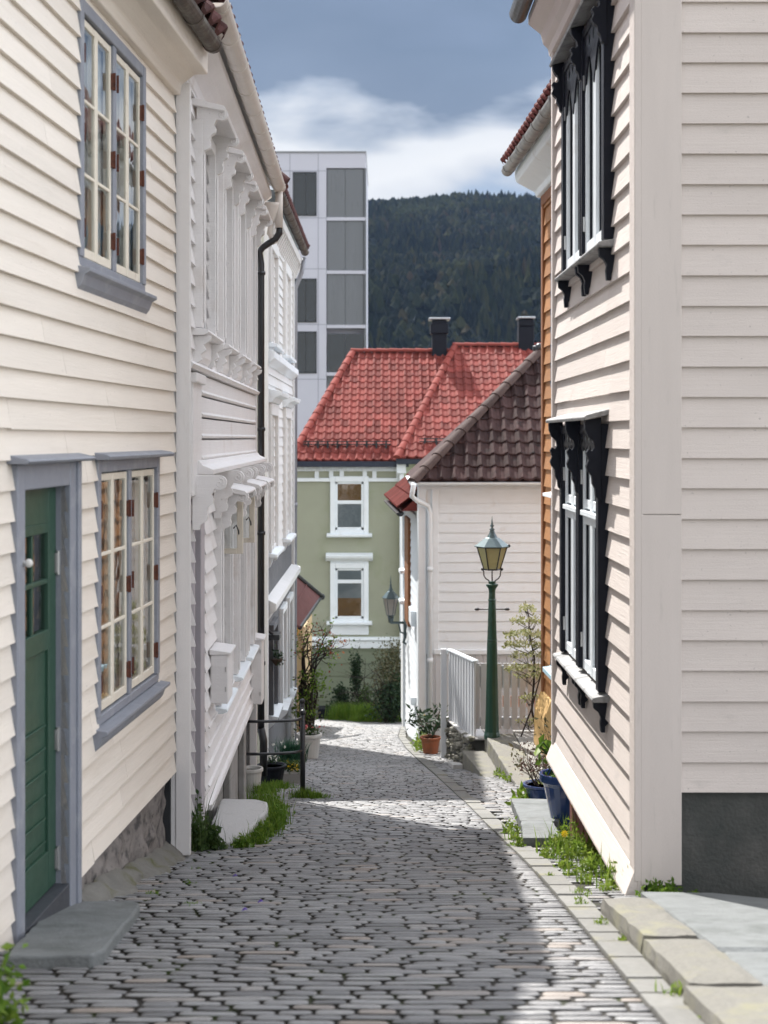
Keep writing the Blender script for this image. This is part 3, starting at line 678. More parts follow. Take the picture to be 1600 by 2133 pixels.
def carved_window(T, a0, a1, z0, z1, parent, corbels=True, hood_d=.26, label=None, glass_m=None):
    f = MB(); fw = .085
    f.box(a0-fw, a0, -.05, .085, z0, z1+fw, T); f.box(a1, a1+fw, -.05, .085, z0, z1+fw, T); f.box(a0, a1, -.05, .083, z1, z1+fw, T)
    f.box(a0-fw+.02, a0-.02, .085, .10, z0+.04, z1, T); f.box(a1+.02, a1+fw-.02, .085, .10, z0+.04, z1, T)
    w = f.build('window', pinkwhite, parent, bevel=.005, label=label)
    h = MB(); zt = z1+fw+.10
    h.prism([(-.0,zt+.05),(0,zt),(hood_d-.01,zt-.05),(hood_d,zt-.03),(hood_d-.015,zt-.012)], a0-fw-.05, a1+fw+.05, T); h.build('hood', pinkwhite, w, bevel=.003)
    for e in (a0-fw+.008, a1+.012):
        b = MB(); hh = .36; b.prism(scroll_profile(hood_d-.03, hh, zt-.01, .04), e, e+.065, T); curl(b, T, e-.001, hood_d-.03, hh, zt-.01, .04); b.build('bracket', pinkwhite, w, bevel=.004)
    s = MB(); s.prism([(0,z0),(.13,z0-.02),(.14,z0-.04),(.10,z0-.06),(0,z0-.06)], a0-fw-.05, a1+fw+.05, T); s.build('sill', whitepaint if not corbels else pinkwhite, w, bevel=.003)
    if corbels:
        for e in (a0-fw+.01, a1+.01):
            c = MB(); c.prism([(0,z0-.062),(.15,z0-.062),(.14,z0-.10),(.09,z0-.13),(.11,z0-.17),(.07,z0-.20),(.08,z0-.24),(.03,z0-.27),(.04,z0-.31),(0,z0-.33)], e, e+.065, T); c.build('corbel', pinkwhite, w, bevel=.003)
        c = MB(); c.prism([(0,z0-.062),(.05,z0-.062),(.05,z0-.2),(.03,z0-.24),(0,z0-.26)], a0, a1, T); c.build('apron', pinkwhite, w)
    c = MB(); m_ = (a0+a1)/2; st = .04
    for q0, q1 in ((a0+.002, m_-.002), (m_+.002, a1-.002)):
        c.box(q0, q0+st, -.035, .01, z0, z1, T); c.box(q1-st, q1, -.035, .01, z0, z1, T)
        for zz_ in (z0, z1-st, z0+(z1-z0)*.62): c.box(q0+st, q1-st, -.035, .008, zz_, zz_+st, T)
    cs = c.build('casement', pinkwhite, w, bevel=.003)
    g = MB(); g.add([T(a0+.02,-.014,z0+.02),T(a1-.02,-.014,z0+.02),T(a1-.02,-.014,z1-.02),T(a0+.02,-.014,z1-.02)], [(0,1,2,3)]); g.build('pane', glass, cs, fix=False)
    room(w, T, a0-.01, a1+.01, z0-.01, z1+.01, .9); drape(w, T, a0, a1, z0, z1, -.1, curtain)
    return w
for a, b in up: carved_window(T2, a, b, .82, 2.28, h2, True, label='window with scrolled hood and corbelled sill')
for a, b in lo: carved_window(T2, a, b, -2.26, -.62, h2, False, .30)
# storey cornice with consoles
mb = MB(); mb.prism([(0,-.17),(.07,-.17),(.09,-.20),(.17,-.235),(.17,-.27),(.0,-.27)], Za+.7, Zb, T2); mb.build('cornice', pinkwhite, h2, bevel=.003)
for Z in (10.78, 12.35, 13.45, 14.05, 15.2, 16.4):
    b = MB(); b.prism(scroll_profile(.25, .40, -.272, .03), Z, Z+.06, T2); curl(b, T2, Z-.001, .25, .40, -.272, .03); b.build('bracket', pinkwhite, h2, bevel=.004)
# ajar upper casements standing square to the wall
for Z, n0, n1, z0, z1 in ((12.75,.03,.24,-1.0,-.48),(14.4,.03,.22,-1.02,-.52)):
    c = MB(); s_ = .035
    c.box(Z, Z+.035, n0, n0+s_, z0, z1, T2); c.box(Z, Z+.035, n1-s_*1.5, n1, z0, z1, T2); c.box(Z, Z+.033, n0+s_, n1-s_*1.5, z0, z0+.045, T2); c.box(Z, Z+.033, n0+s_, n1-s_*1.5, z1-.045, z1, T2)
    k = c.build('open_casement', sashcream, h2, bevel=.003)
    g = MB(); g.add([T2(Z+.017,n0+.02,z0+.02),T2(Z+.017,n1-.02,z0+.02),T2(Z+.017,n1-.02,z1-.02),T2(Z+.017,n0+.02,z1-.02)], [(0,1,2,3)]); g.build('pane', glass, k, fix=False)
    g = MB(); x_ = n1-.035; g.tube([T2(Z-.006,x_,z0+.17),T2(Z-.03,x_,z0+.2),T2(Z-.035,x_-.02,z0+.25),T2(Z-.02,x_-.045,z0+.22)], .006, 6); g.build('latch', blackmetal, k)
# recessed door
f = MB(); f.box(dr2[0]-.05, dr2[0], -.35, .035, -3.1, -.45, T2); f.box(dr2[1], dr2[1]+.26, -.03, .034, -3.35, -.45, T2); f.box(dr2[0], dr2[1], -.35, .034, -.57, -.45, T2)
df2 = f.build('door_frame', mat('lavender_grey_paint', (.43,.40,.43), .5, .05, 4), h2, bevel=.005)
f = MB(); f.box(dr2[1]-.04, dr2[1]+.01, -.45, -.031, -3.1, -.57, T2); f.box(dr2[0], dr2[1], -.50, -.45, -3.1, -.57, T2); d2 = f.build('door', navy, h2)
f = MB(); f.tube([T2(11.28,-.10,-1.75),T2(11.25,-.10,-1.75),T2(11.25,-.14,-1.75)], .01, 6); f.build('handle', silver, d2)
mb = MB(); mb.box(10.32, 11.75, -.35, .01, gh(11.2)+.02, -3.12, T2); mb.box(10.3, 11.72, .0, .05, -3.2, -3.08, T2); mb.build('door_plinth', pinkwhite, h2, bevel=.006)
# eaves: sloping soffit, fascia, gutter with joints
mb = MB(); mb.prism([(0,2.52),(.04,2.55),(.05,2.62),(.13,2.72),(.22,2.78),(.22,2.84),(0,2.98)], Za+.1, Zb+.12, T2); mb.build('cornice', pinkwhite, h2, bevel=.004)
mb = MB(); g0 = .31
prof = [(g0-.075*math.cos(math.pi*k/10), 2.90-.075*math.sin(math.pi*k/10)) for k in range(11)]+[(g0+.067*math.cos(math.pi*k/10), 2.90-.067*math.sin(math.pi*k/10)) for k in range(11)]
mb.prism(prof, 9.7, Zb+.1, T2); mb.prism([(g0-.07*math.cos(math.pi*k/10), 2.899-.07*math.sin(math.pi*k/10)) for k in range(11)], Zb+.095, Zb+.11, T2)
Z = 9.85
while Z < Zb:
    mb.prism([(g0-.081*math.cos(math.pi*k/10), 2.90-.081*math.sin(math.pi*k/10)) for k in range(11)], Z, Z+.035, T2); Z += .78
mb.build('gutter', gutterwhite, h2, smooth=False)
A2 = Vector((W2.t,1,0)).normalized(); U2 = Vector((-math.cos(R(41)),0,math.sin(R(41)))); N2 = A2.cross(U2); N2 = N2 if N2.z > 0 else -N2
mb = MB(); tiles(mb, Vector(T2(10.05,.32,2.955)), A2, U2, N2, 7.15, 4.6, amp=.022, seed=5); ridge_caps(mb, Vector(T2(17.2,.37,2.98)), Vector(T2(17.2,.37,2.98))+U2*4.6, .10); mb.build('roof', maroontile, h2, fix=False)
mb = MB(); o_ = Vector(T2(10.08,.27,2.93)); p_ = Vector(T2(17.18,.27,2.93)); mb.add([o_,p_,p_+U2*4.5,o_+U2*4.5,o_+Vector((-7,0,0)),p_+Vector((-7,0,0))],[(0,1,2,3),(3,2,5,4),(1,2,5),(0,3,4)]); mb.build('roof_deck', pinkwhite, h2, fix=False)
# white hopper and black downpipe at the far corner
mb = MB(); mb.lathe(T2(17.02,.22,2.60), [(.04,-.12),(.05,-.1),(.10,.06),(.105,.1),(.10,.1)], 12); mb.tube([T2(17.02,.31,2.84),T2(17.02,.31,2.42)], .045, 10); mb.tube([T2(17.02,.22,2.50),T2(17.05,.20,2.36),T2(17.08,.27,2.25)], .035, 8)
mb.build('hopper', gutterwhite, h2, smooth=True)
mb = MB(); pp = [T2(17.05,.31,2.48),T2(17.05,.31,2.36),T2(17.06,.27,2.30),T2(17.06,.12,2.20),T2(17.06,.08,2.14),T2(17.06,.10,2.0),T2(17.06,.10,-3.4)]; mb.tube(pp, .04, 12)
for z in (1.9, .1, -1.1, -2.6): mb.tube([T2(17.06,.10,z-.02),T2(17.06,.10,z+.02)], .052, 12); mb.tube([T2(17.06,.10,z),T2(17.06,-.02,z)], .012, 6)
mb.tube([T2(17.06,.10,-3.35),T2(17.06,.13,-3.5),T2(17.06,.13,-3.9)], .046, 10)
mb.build('downpipe', blackmetal, h2, smooth=True)

# things on house 2
def meter_box(Z, dz, z0, z1, d, label):
    t = thing('wall_cabinet', label, 'cabinet', T2(Z, 0, z0), 'cabinets hung on the white wall')
    m = MB(); m.box(Z, Z+dz, .035, d, z0, z1, T2); m.build('cabinet_body', pinkwhite, t, bevel=.008)
    m = MB(); m.prism([(.03,z1+.045),(.03,z1),(d+.025,z1-.0),(d+.025,z1+.02)], Z-.02, Z+dz+.02, T2); m.build('lid', pinkwhite, t, bevel=.004)
    m = MB(); m.tube([T2(Z-.006,d-.02,z0+.1),T2(Z-.006,d-.02,z0+.14)], .006, 6); m.tube([T2(Z-.006,d-.02,z1-.14),T2(Z-.006,d-.02,z1-.1)], .006, 6); m.build('hinge', silver, t)
meter_box(12.0, .42, -2.16, -1.76, .18, 'short white cabinet hung under the sill of the carved house, beside the dark doorway')
meter_box(16.35, .35, -2.95, -2.24, .16, 'tall narrow white cabinet on the far end of the carved house, beside the black downpipe')

# ================================================================== LEFT HOUSE 3 (white upper storeys, grey ground floor)
h3white = mat('house_white', (.70,.705,.70), .55, .04, 4, .2, 60, isl=.03, col2=(.55,.54,.52), c2scale=3, c2lo=.6, c2hi=.85)
h3 = thing('grey_house', 'tall narrow house with white upper windows and grey ground floor, farthest of the left row', 'house', (-1.9, 25, gh(25)))
W3 = Wall(-1.78, 800, 1); T3 = W3.T; Zc, Zd = 22.0, 28.6
mb = MB(); mb.box(Zc, Zd, -5, -.10, -7.5, 3.5, T3); mb.build('wall', greywall, h3)
mb = MB(); TF = front_T(Zc); mb.box(-6.5, -1.79, -.004, .015, -5.2, 3.45, TF); mb.build('end_wall', plaster, h3)
mb = MB(); boards(mb, T3, Zc+.1, Zd, -1.9, 3.2, .16, .02, (), .001, 4, 22); mb.box(Zc, Zd, -.101, -.03, -1.95, 3.3, T3); mb.box(Zc,Zc+.14,-.03,.05,-5,3.2,T3); mb.box(Zd-.14,Zd,-.03,.05,-6,3.2,T3); mb.build('upper_boards', h3white, h3, fix=False)
mb = MB(); mb.box(Zc+.14, Zd-.14, -.1, .0, -6.2, -1.95, T3); mb.build('ground_floor', greywall, h3)
def w3win(a0, a1, z0, z1, hood=True):
    f = MB(); f.box(a0-.13,a0,-.02,.075,z0,z1,T3); f.box(a1,a1+.13,-.02,.075,z0,z1,T3); f.box(a0-.13,a1+.13,-.02,.078,z1,z1+.18,T3); f.box(a0,a1,-.02,.04,z0,z0+.06,T3); f.box((a0+a1)/2-.04,(a0+a1)/2+.04,-.02,.05,z0,z1,T3)
    w = f.build('window', h3white, h3, bevel=.006)
    g = MB(); g.box(a0,a1,-.02,-.001+.003,z0,z1,T3); g.build('pane', modglass, w)
    s = MB(); s.prism([(0,z0),(.16,z0-.02),(.16,z0-.07),(0,z0-.07)], a0-.18, a1+.18, T3); s.prism([(0,z0-.07),(.11,z0-.07),(.05,z0-.22),(0,z0-.25)], a0-.12, a0-.04, T3); s.prism([(0,z0-.07),(.11,z0-.07),(.05,z0-.22),(0,z0-.25)], a1+.04, a1+.12, T3); s.build('sill', whitepaint, w, bevel=.005)
    if hood:
        h = MB(); h.prism([(0,z1+.40),(0,z1+.18),(.09,z1+.19),(.13,z1+.26),(.22,z1+.29),(.24,z1+.35)], a0-.2, a1+.2, T3); h.build('hood', whitepaint, w, bevel=.005)
for a in (22.6, 25.9): w3win(a, a+1.3, 1.45, 2.9, False); w3win(a, a+1.3, -1.75, .35)
mb = MB(); mb.prism([(0,1.35),(.14,1.3),(.14,1.2),(.03,1.1),(0,1.1)], Zc+.2, Zd-.2, T3); mb.build('string_course', whitepaint, h3, bevel=.005)
mb = MB(); mb.prism([(0,-2.42),(.16,-2.50),(.16,-2.60),(.08,-2.66),(.05,-2.74),(0,-2.8)], Zc+.25, Zd+.1, T3); mb.build('shop_cornice', h3white, h3, bevel=.006)
for a, zz_ in ((23.0,-4.3),(25.2,-4.6),(26.9,-4.7)):
    f = MB(); f.box(a-.1,a,0,.07,zz_,-3.0,T3); f.box(a+.9,a+1.0,0,.07,zz_,-3.0,T3); f.box(a-.1,a+1.0,0,.075,-3.0,-2.9,T3)
    w = f.build('ground_window', whitepaint if a > 24 else greywall, h3, bevel=.005)
    g = MB(); g.box(a,a+.9,0,.012,zz_,-3.0,T3); g.build('pane', modglass, w)
    s = MB(); s.prism([(0,zz_),(.15,zz_-.02),(.13,zz_-.08),(0,zz_-.2)], a-.14, a+1.04, T3); s.build('sill', whitepaint, w)
mb = MB(); mb.box(22.35, 22.75, .02, .20, -3.06, -2.98, T3); mb.tube([T3(22.4,.1,-2.98),T3(22.4,.0,-2.9)], .02, 6); mb.build('door_lamp', blackmetal, h3)
mb = MB()
for k in range(24):
    z = 3.15; a = Zc+.1+k*.3; mb.prism([(.0,z+.16),(.0,z),(.04,z-.02),(.15,z+.2),(.15,z+.28)], a, a+.1, T3)
mb.prism([(0,3.32),(.17,3.36),(.19,3.47),(0,3.52)], Zc-.1, Zd+.1, T3); mb.build('cornice', h3white, h3, bevel=.004)
mb = MB(); mb.prism([(.24-.075*math.cos(math.pi*k/8), 3.62-.075*math.sin(math.pi*k/8)) for k in range(9)]+[(.24+.067*math.cos(math.pi*k/8), 3.62-.067*math.sin(math.pi*k/8)) for k in range(9)], Zc-.22, Zd+.25, T3)
for k in range(10): mb.prism([(.24-.081*math.cos(math.pi*q/8), 3.62-.081*math.sin(math.pi*q/8)) for q in range(9)], Zc+k*.75, Zc+k*.75+.05, T3)
mb.build('gutter', oldpipe, h3)
U3 = Vector((-math.cos(R(42)),0,math.sin(R(42)))); N3 = Vector((math.sin(R(42)),0,math.cos(R(42))))
mb = MB(); tiles(mb, Vector(T3(Zc-.2,.28,3.68)), Vector((0,1,0)), U3, N3, 7.2, 3.3, amp=.03, seed=8, rng=lambda v: (v*math.cos(R(42)), 7.2)); ridge_caps(mb, Vector(T3(Zc-.2,.29,3.72)), Vector(T3(Zc-.2,.29,3.72))+U3*3.3+Vector((0,3.3*math.cos(R(42)),0)), .09); ridge_caps(mb, Vector(T3(Zd+.2,.29,3.72)), Vector(T3(Zd+.2,.29,3.72))+U3*3.3, .09)
mb.build('roof', maroontile, h3, fix=False)
mb = MB(); o_ = Vector(T3(Zc-.2,.22,3.66)); p_ = Vector(T3(Zd+.2,.22,3.66)); c42 = math.cos(R(42)); mb.add([o_,p_,p_+U3*3.3,o_+U3*3.3+Vector((0,3.3*c42,0)),o_+Vector((-5,0,0)),p_+Vector((-5,0,0)),o_+Vector((-5,3.3*c42,3.3*math.sin(R(42))))],[(0,1,2,3),(3,2,5,6),(1,2,5),(0,3,6,4)]); mb.build('roof_deck', whitepaint, h3, fix=False)
mb = MB(); mb.tube([T3(28.7,.24,3.5),T3(28.7,.18,3.2),T3(28.7,.06,2.9),T3(28.7,.04,-6.2)], .045, 10)
for z in (1.2, -1.3, -3.9): mb.tube([T3(28.7,.04,z-.04),T3(28.7,.04,z+.04)], .062, 10)
mb.build('downpipe', mat('grey_pipe', (.25,.26,.29), .45, metal=.3), h3, smooth=True)
# ================================================================== RIGHT HOUSE (pale boards, black carved windows)
W4 = Wall(1.55, 760, -1); T4 = W4.T; ZR0, ZR1 = 8.36, 11.93
h4 = thing('corner_house', 'pale pinkish clapboard corner house with black carved window surrounds, nearest on the right', 'house', (2.5, 10, gh(10)))
XC = T4(ZR0,0,0)[0]
lowH = (9.44, 11.12, -1.60, .04); upH = (9.22, 11.02, 1.24, 2.72)
mb = MB(); boards(mb, T4, ZR0+.12, ZR1-.05, -2.46, 3.15, .171, .026, (lowH, upH), .003, 2.2, 31)
TF4 = front_T(ZR0)
boards(mb, TF4, XC+.23, 4.6, -2.0, 4.2, .1715, .022, (), .002, 2.8, 33)
mb.build('wall', rightpaint, h4, fix=False)
mb = MB(); mb.box(XC+.45, 6, ZR0+.03, ZR1, -4, 4.2); mb.box(XC+.03, XC+.45, ZR0+.03, ZR0+.06, -3, 4.2); mb.build('wall_core', darkroom, h4)
mb = MB(); mb.box(XC+.006, XC+.235, ZR0-.035, ZR0+.0, -2.52, -.434); mb.build('corner_board', palevert, h4, bevel=.003); mb = MB(); mb.box(XC+.006, XC+.235, ZR0-.035, ZR0+.0, -.431, 4.2); mb.build('corner_board', palevert, h4, bevel=.003); mb = MB(); mb.box(XC-.014, XC+.004, ZR0-.033, ZR0+.0, -2.62, 4.2); mb.build('corner_trim', palevert, h4, bevel=.003); mb = MB()
mb.box(ZR0-.034, ZR0+.125, -.02, .032, -2.50, 3.15, T4); mb.build('corner_board', palevert, h4, bevel=.004); mb = MB(); mb.box(ZR1-.06, ZR1+.02, -.2, .045, -2.46, 3.2, T4)
mb.build('corner_board', palevert, h4, bevel=.004)
mb = MB(); mb.prism([(-.02,-2.44),(.03,-2.44),(.085,-2.58),(.085,-2.60),(-.02,-2.60)], ZR0-.03, ZR1+.02, T4); mb.build('water_board', rightpaint, h4, bevel=.003)
mb = MB(); mb.box(XC+.12, 6, ZR0+.012, ZR0+.03, -3.4, -1.99); mb.build('front_foundation', darkconc, h4)
mb = MB(); mb.box(ZR0+.1, ZR1, -.20, -.12, -3.4, -2.5, T4); mb.build('side_foundation', concrete, h4)
mb = MB()
for k in range(9): mb.box(10.1+k*.19, 10.28+k*.19, -.12, -.085+.006*(k%2), -3.4, -2.6, T4)
mb.build('plank_skirting', redwood, h4, bevel=.004)
mb = MB(); mb.prism([(-.02,3.1),(.05,3.1),(.06,3.16),(.10,3.2),(.12,3.28),(.22,3.36),(.22,3.44),(-.02,3.44)], ZR0-.3, ZR1+.1, T4); mb.build('cornice', rightpaint, h4, bevel=.004)
mb = MB(); prof = [(.30-.075*math.cos(math.pi*k/10), 3.46-.085*math.sin(math.pi*k/10)) for k in range(11)]+[(.30+.067*math.cos(math.pi*k/10), 3.46-.075*math.sin(math.pi*k/10)) for k in range(11)]
mb.prism(prof, ZR0-.3, ZR1+.12, T4); mb.prism([(.30-.07*math.cos(math.pi*k/10), 3.459-.08*math.sin(math.pi*k/10)) for k in range(11)], ZR1+.11, ZR1+.125, T4); mb.build('gutter', blackmetal, h4)
mb = MB(); mb.add([T4(ZR0-.3,.30,3.50),T4(ZR1+.1,.30,3.50),(5,ZR1+.1,6.6),(5,ZR0-.3,6.6)],[(0,1,2,3)]); mb.build('roof', browntile, h4, fix=False)
def black_window(a0, a1, z0, z1, upper):
    """two pairs of tall sashes between black posts under a bracketed hood"""
    f = MB(); fw = .10; pr = .075; mid = .13
    f.box(a0-fw, a0, -.10, pr, z0-.02, z1+.06, T4); f.box(a1, a1+fw, -.10, pr, z0-.02, z1+.06, T4); f.box(a0, a1, -.10, pr-.004, z1, z1+.06, T4)
    m0 = (a0+a1)/2-mid/2; f.box(m0, m0+.05, -.10, pr, z0, z1, T4); f.box(m0+mid-.05, m0+mid, -.10, pr, z0, z1, T4); f.box(m0+.05, m0+mid-.05, -.10, pr-.03, z0, z1, T4)
    w = f.build('window', blackpaint, h4, bevel=.004, label='upper window with black carved surround' if upper else 'lower window with black carved surround')
    hd = .155 if upper else .17; zt = z1+.10
    h = MB(); h.prism([(0,zt+.055),(0,zt+.02),(hd,zt-.02),(hd+.006,zt+.0),(hd-.006,zt+.012)], a0-fw-.09, a1+fw+.04, T4); h.build('hood', fadedblack, w, bevel=.003)
    # brackets with leaf shaped notch
    for e in (a0-fw-.01, m0+.02, a1+fw-.05):
        b = MB(); k = 1.0 if not upper else .72
        pts = [(pr-.02,zt),(hd-.01,zt-.02),(hd-.012,zt-.07*k),(hd-.03,zt-.12*k),(.105,zt-.15*k),(.098,zt-.19*k),(.115,zt-.215*k),(.135,zt-.20*k),(.150,zt-.225*k),(.135,zt-.27*k),(.150,zt-.31*k),(.14,zt-.34*k),(.115,zt-.37*k),(.112,zt-.42*k),(.095,zt-.45*k),(.09,zt-.50*k),(pr-.02,zt-.54*k)]
        b.prism(pts, e, e+.055, T4); b.build('bracket', blackpaint, w, bevel=.003)
    # valance boards hung between the posts
    for (v0, v1) in ((a0, m0), (m0+mid, a1)):
        v = MB(); cells = 5; cw = (v1-v0)/cells; n_ = pr-.015; zt2 = z1+.01; ch = .15 if upper else .09
        for c in range(cells):
            p = [T4(v0+c*cw,n_,zt2-ch),T4(v0+(c+1)*cw,n_,zt2-ch),T4(v0+(c+1)*cw,n_,zt2),T4(v0+c*cw,n_,zt2)]
            cc = (v0+(c+.5)*cw, zt2-ch/2); d = [T4(cc[0],n_,cc[1]-ch*.32),T4(cc[0]+cw*.2,n_,cc[1]),T4(cc[0],n_,cc[1]+ch*.32),T4(cc[0]-cw*.2,n_,cc[1])]
            v.add(p+d, [(0,1,4),(1,2,5),(2,3,6),(3,0,7),(1,5,4),(2,6,5),(3,7,6),(0,4,7)])
            v.prism([(v0+c*cw,zt2-ch),(v0+(c+1)*cw,zt2-ch),(v0+(c+.75)*cw,zt2-ch-.03),(v0+(c+.5)*cw,zt2-ch-.04),(v0+(c+.25)*cw,zt2-ch-.03)], n_-.012, n_, lambda a, p_, q_: T4(p_, a, q_))
        if upper:   # pointed tracery spandrels that turn the sash heads into arches
            for (s0, s1) in ((v0, (v0+v1)/2), ((v0+v1)/2, v1)):
                mw = (s0+s1)/2; zz_ = zt2-ch
                lft = [(s0,zz_),(mw,zz_),(mw-.02,zz_-.02),(mw-.06,zz_-.05),(mw-.11,zz_-.10),(mw-.15,zz_-.17),(s0+.012,zz_-.24),(s0,zz_-.25)]
                v.prism(lft, n_-.015, n_-.001, lambda a, p_, q_: T4(p_, a, q_)); v.prism([(2*mw-p_, q_) for p_, q_ in lft], n_-.015, n_-.001, lambda a, p_, q_: T4(p_, a, q_))
        v.build('valance', blackpaint, w, fix=False)
    s = MB(); s.prism([(-.02,z0-.02),(.115,z0-.045),(.125,z0-.06),(.115,z0-.075),(-.02,z0-.075)], a0-fw-.06, a1+fw+.03, T4); s.build('sill', fadedblack, w, bevel=.003)
    for e in (a0-fw, m0-.02, m0+mid-.03, a1+fw-.06):
        b = MB(); zq = z0-.075; b.prism([(0,zq),(.105,zq),(.10,zq-.05),(.07,zq-.075),(.055,zq-.11),(.06,zq-.14),(.055,zq-.20),(.03,zq-.20),(.028,zq-.16),(0,zq-.13)], e, e+.05, T4); b.build('corbel', blackpaint, w, bevel=.002)
    for (v0, v1) in ((a0, m0), (m0+mid, a1)):
        lw = (v1-v0)/2; ztr = z0+(z1-z0)*.66
        for l in range(2):
            c0, c1 = v0+l*lw+.004, v0+(l+1)*lw-.004; st = .045; c = MB(); n0, n1 = -.05, (.052 if upper else .045)
            c.box(c0,c0+st,n0,n1,z0,z1,T4); c.box(c1-st,c1,n0,n1,z0,z1,T4)
            if upper: zr = [(z0, .07), (z1-.07, .07)]; lims = [(z0+.07, z1-.07)]
            else: zr = [(z0,.07),(z1-.07,.07),(ztr-.07,.06),(ztr+.04,.06)]; lims = [(z0+.07, ztr-.07), (ztr+.10, z1-.07)]
            for zq, hh in zr: c.box(c0+st,c1-st,n0,n1-.002,zq,zq+hh,T4)
            if not upper: c.box(c0-.004,c1+.004,n1-.01,n1+.02,ztr-.01,ztr+.025,T4); c.box(c0+.05,c0+.09,n1,n1+.012,z0+.01,z0+.022,T4)
            cs = c.build('casement', whitepaint, w, bevel=.004)
            g = MB()
            for q0, q1 in lims: g.add([T4(c0+st-.004,.02,q0),T4(c1-st+.004,.02,q0),T4(c1-st+.004,.02,q1),T4(c0+st-.004,.02,q1)], [(0,1,2,3)])
            g.build('pane', glass, cs, fix=False)
            g = MB()
            for q0, q1 in lims: g.box(c0+st, c0+st+.014, -.03, .028, q0, q1, T4); g.box(c1-st-.014, c1-st, -.03, .028, q0, q1, T4)
            g.build('glazing_bead', blackpaint, cs)
            e = c0 if l == 0 else c1
            for hz_ in (z0+.2, z1-.3): h = MB(); h.box(e-.012,e+.012,n1,n1+.016,hz_-.05,hz_+.05,T4); h.build('hinge', silver, cs)
    room(w, T4, a0-.02, a1+.02, z0-.02, z1+.02, .40)
black_window(lowH[0]+.01, lowH[1]-.01, lowH[2]+.01, lowH[3]-.01, False)
black_window(upH[0]+.01, upH[1]-.01, upH[2]+.01, upH[3]-.01, True)
# ================================================================== OCHRE HOUSE
W5 = Wall(3.04, 680, -1); T5 = W5.T; ZO0, ZO1 = 15.9, 20.6
h5 = thing('ochre_house', 'ochre wooden house with white eaves and a grey gutter behind the pale corner house', 'house', (3.2, 17, -4.2))
mb = MB(); boards(mb, T5, ZO0, ZO1-.12, -3.55, 3.35, .24, .03, (), .002, 4, 41); mb.build('wall', ochre, h5, fix=False)
mb = MB(); mb.box(ZO0, ZO1, -5, -.02, -5, 3.4, T5); mb.build('wall_core', ochre, h5)
mb = MB(); mb.box(ZO1-.13, ZO1+.02, -.1, .05, -3.6, 3.38, T5); mb.box(ZO0, ZO1, -.02, .055, 3.22, 3.36, T5); mb.build('corner_board', ochredark, h5, bevel=.01)
mb = MB(); mb.prism([(-.02,-3.5),(.04,-3.5),(.14,-3.75),(.16,-4.6),(-.02,-4.6)], ZO0, ZO1+.03, T5); mb.build('plinth', ochreplinth, h5, bevel=.02)
f = MB(); f.box(18.3, 18.42, 0, .09, -3.0, -.75, T5); f.box(19.35, 19.47, 0, .09, -3.0, -.75, T5); f.box(18.42,19.35,0,.09,-.87,-.75,T5); w5 = f.build('window', bluetrim, h5, bevel=.006)
f = MB(); f.prism([(0,-.70),(0,-.75),(.18,-.77),(.18,-.73)], 18.2, 19.57, T5); f.build('hood', whitepaint, w5, bevel=.004); f = MB(); f.prism([(0,-3.0),(.18,-3.03),(.18,-3.09),(0,-3.09)], 18.2, 19.57, T5); f.build('sill', mat('pale_blue_sill',(.35,.50,.58),.5), w5, bevel=.004)
f = MB(); f.box(18.42,19.35,0,.012,-3.0,-.87,T5); f.build('pane', modglass, w5)
f = MB(); f.box(18.3, 18.42, 0, .09, .65, 2.85, T5); f.box(19.35, 19.47, 0, .09, .65, 2.85, T5); f.box(18.42,19.35,0,.09,2.73,2.85,T5); f.box(18.42,19.35,0,.09,.65,.75,T5); w6 = f.build('window', bluetrim, h5, bevel=.006)
f = MB(); f.box(18.42,19.35,0,.012,.75,2.73,T5); f.build('pane', modglass, w6)
mb = MB(); mb.prism([(0,3.36),(.10,3.37),(.12,3.44),(.38,3.58),(.40,3.66),(.40,3.74),(0,3.74)], ZO0, ZO1+.14, T5); mb.build('cornice', whitepaint, h5, bevel=.01)
mb = MB(); mb.prism([(.50-.085*math.cos(math.pi*k/10), 3.76-.09*math.sin(math.pi*k/10)) for k in range(11)]+[(.50+.075*math.cos(math.pi*k/10), 3.76-.08*math.sin(math.pi*k/10)) for k in range(11)], ZO0, ZO1+.18, T5)
mb.prism([(.50-.08*math.cos(math.pi*k/10), 3.759-.085*math.sin(math.pi*k/10)) for k in range(11)], ZO1+.165, ZO1+.18, T5)
for k in range(7): mb.prism([(.50-.096*math.cos(math.pi*q/10), 3.765-.10*math.sin(math.pi*q/10)) for q in range(11)], ZO0+.4+k*.7, ZO0+.45+k*.7, T5)
mb.build('gutter', zinc, h5)
A5 = Vector((W5.t,1,0)).normalized(); U5 = Vector((math.cos(R(45)),0,math.sin(R(45)))); N5 = Vector((-U5.z,0,U5.x))
mb = MB(); tiles(mb, Vector(T5(ZO0,.55,3.84)), A5, U5, N5, ZO1-ZO0+.2, 4.6, amp=.03, seed=9); mb.build('roof', dullred, h5, fix=False)
mb = MB(); o_ = Vector(T5(ZO0,.45,3.78)); p_ = Vector(T5(ZO1+.14,.45,3.78)); mb.add([o_,p_,p_+U5*4.6,o_+U5*4.6,o_+Vector((7,0,0)),p_+Vector((7,0,0))],[(0,1,2,3),(3,2,5,4),(1,2,5),(0,3,4)]); mb.build('roof_deck', whitepaint, h5, fix=False)
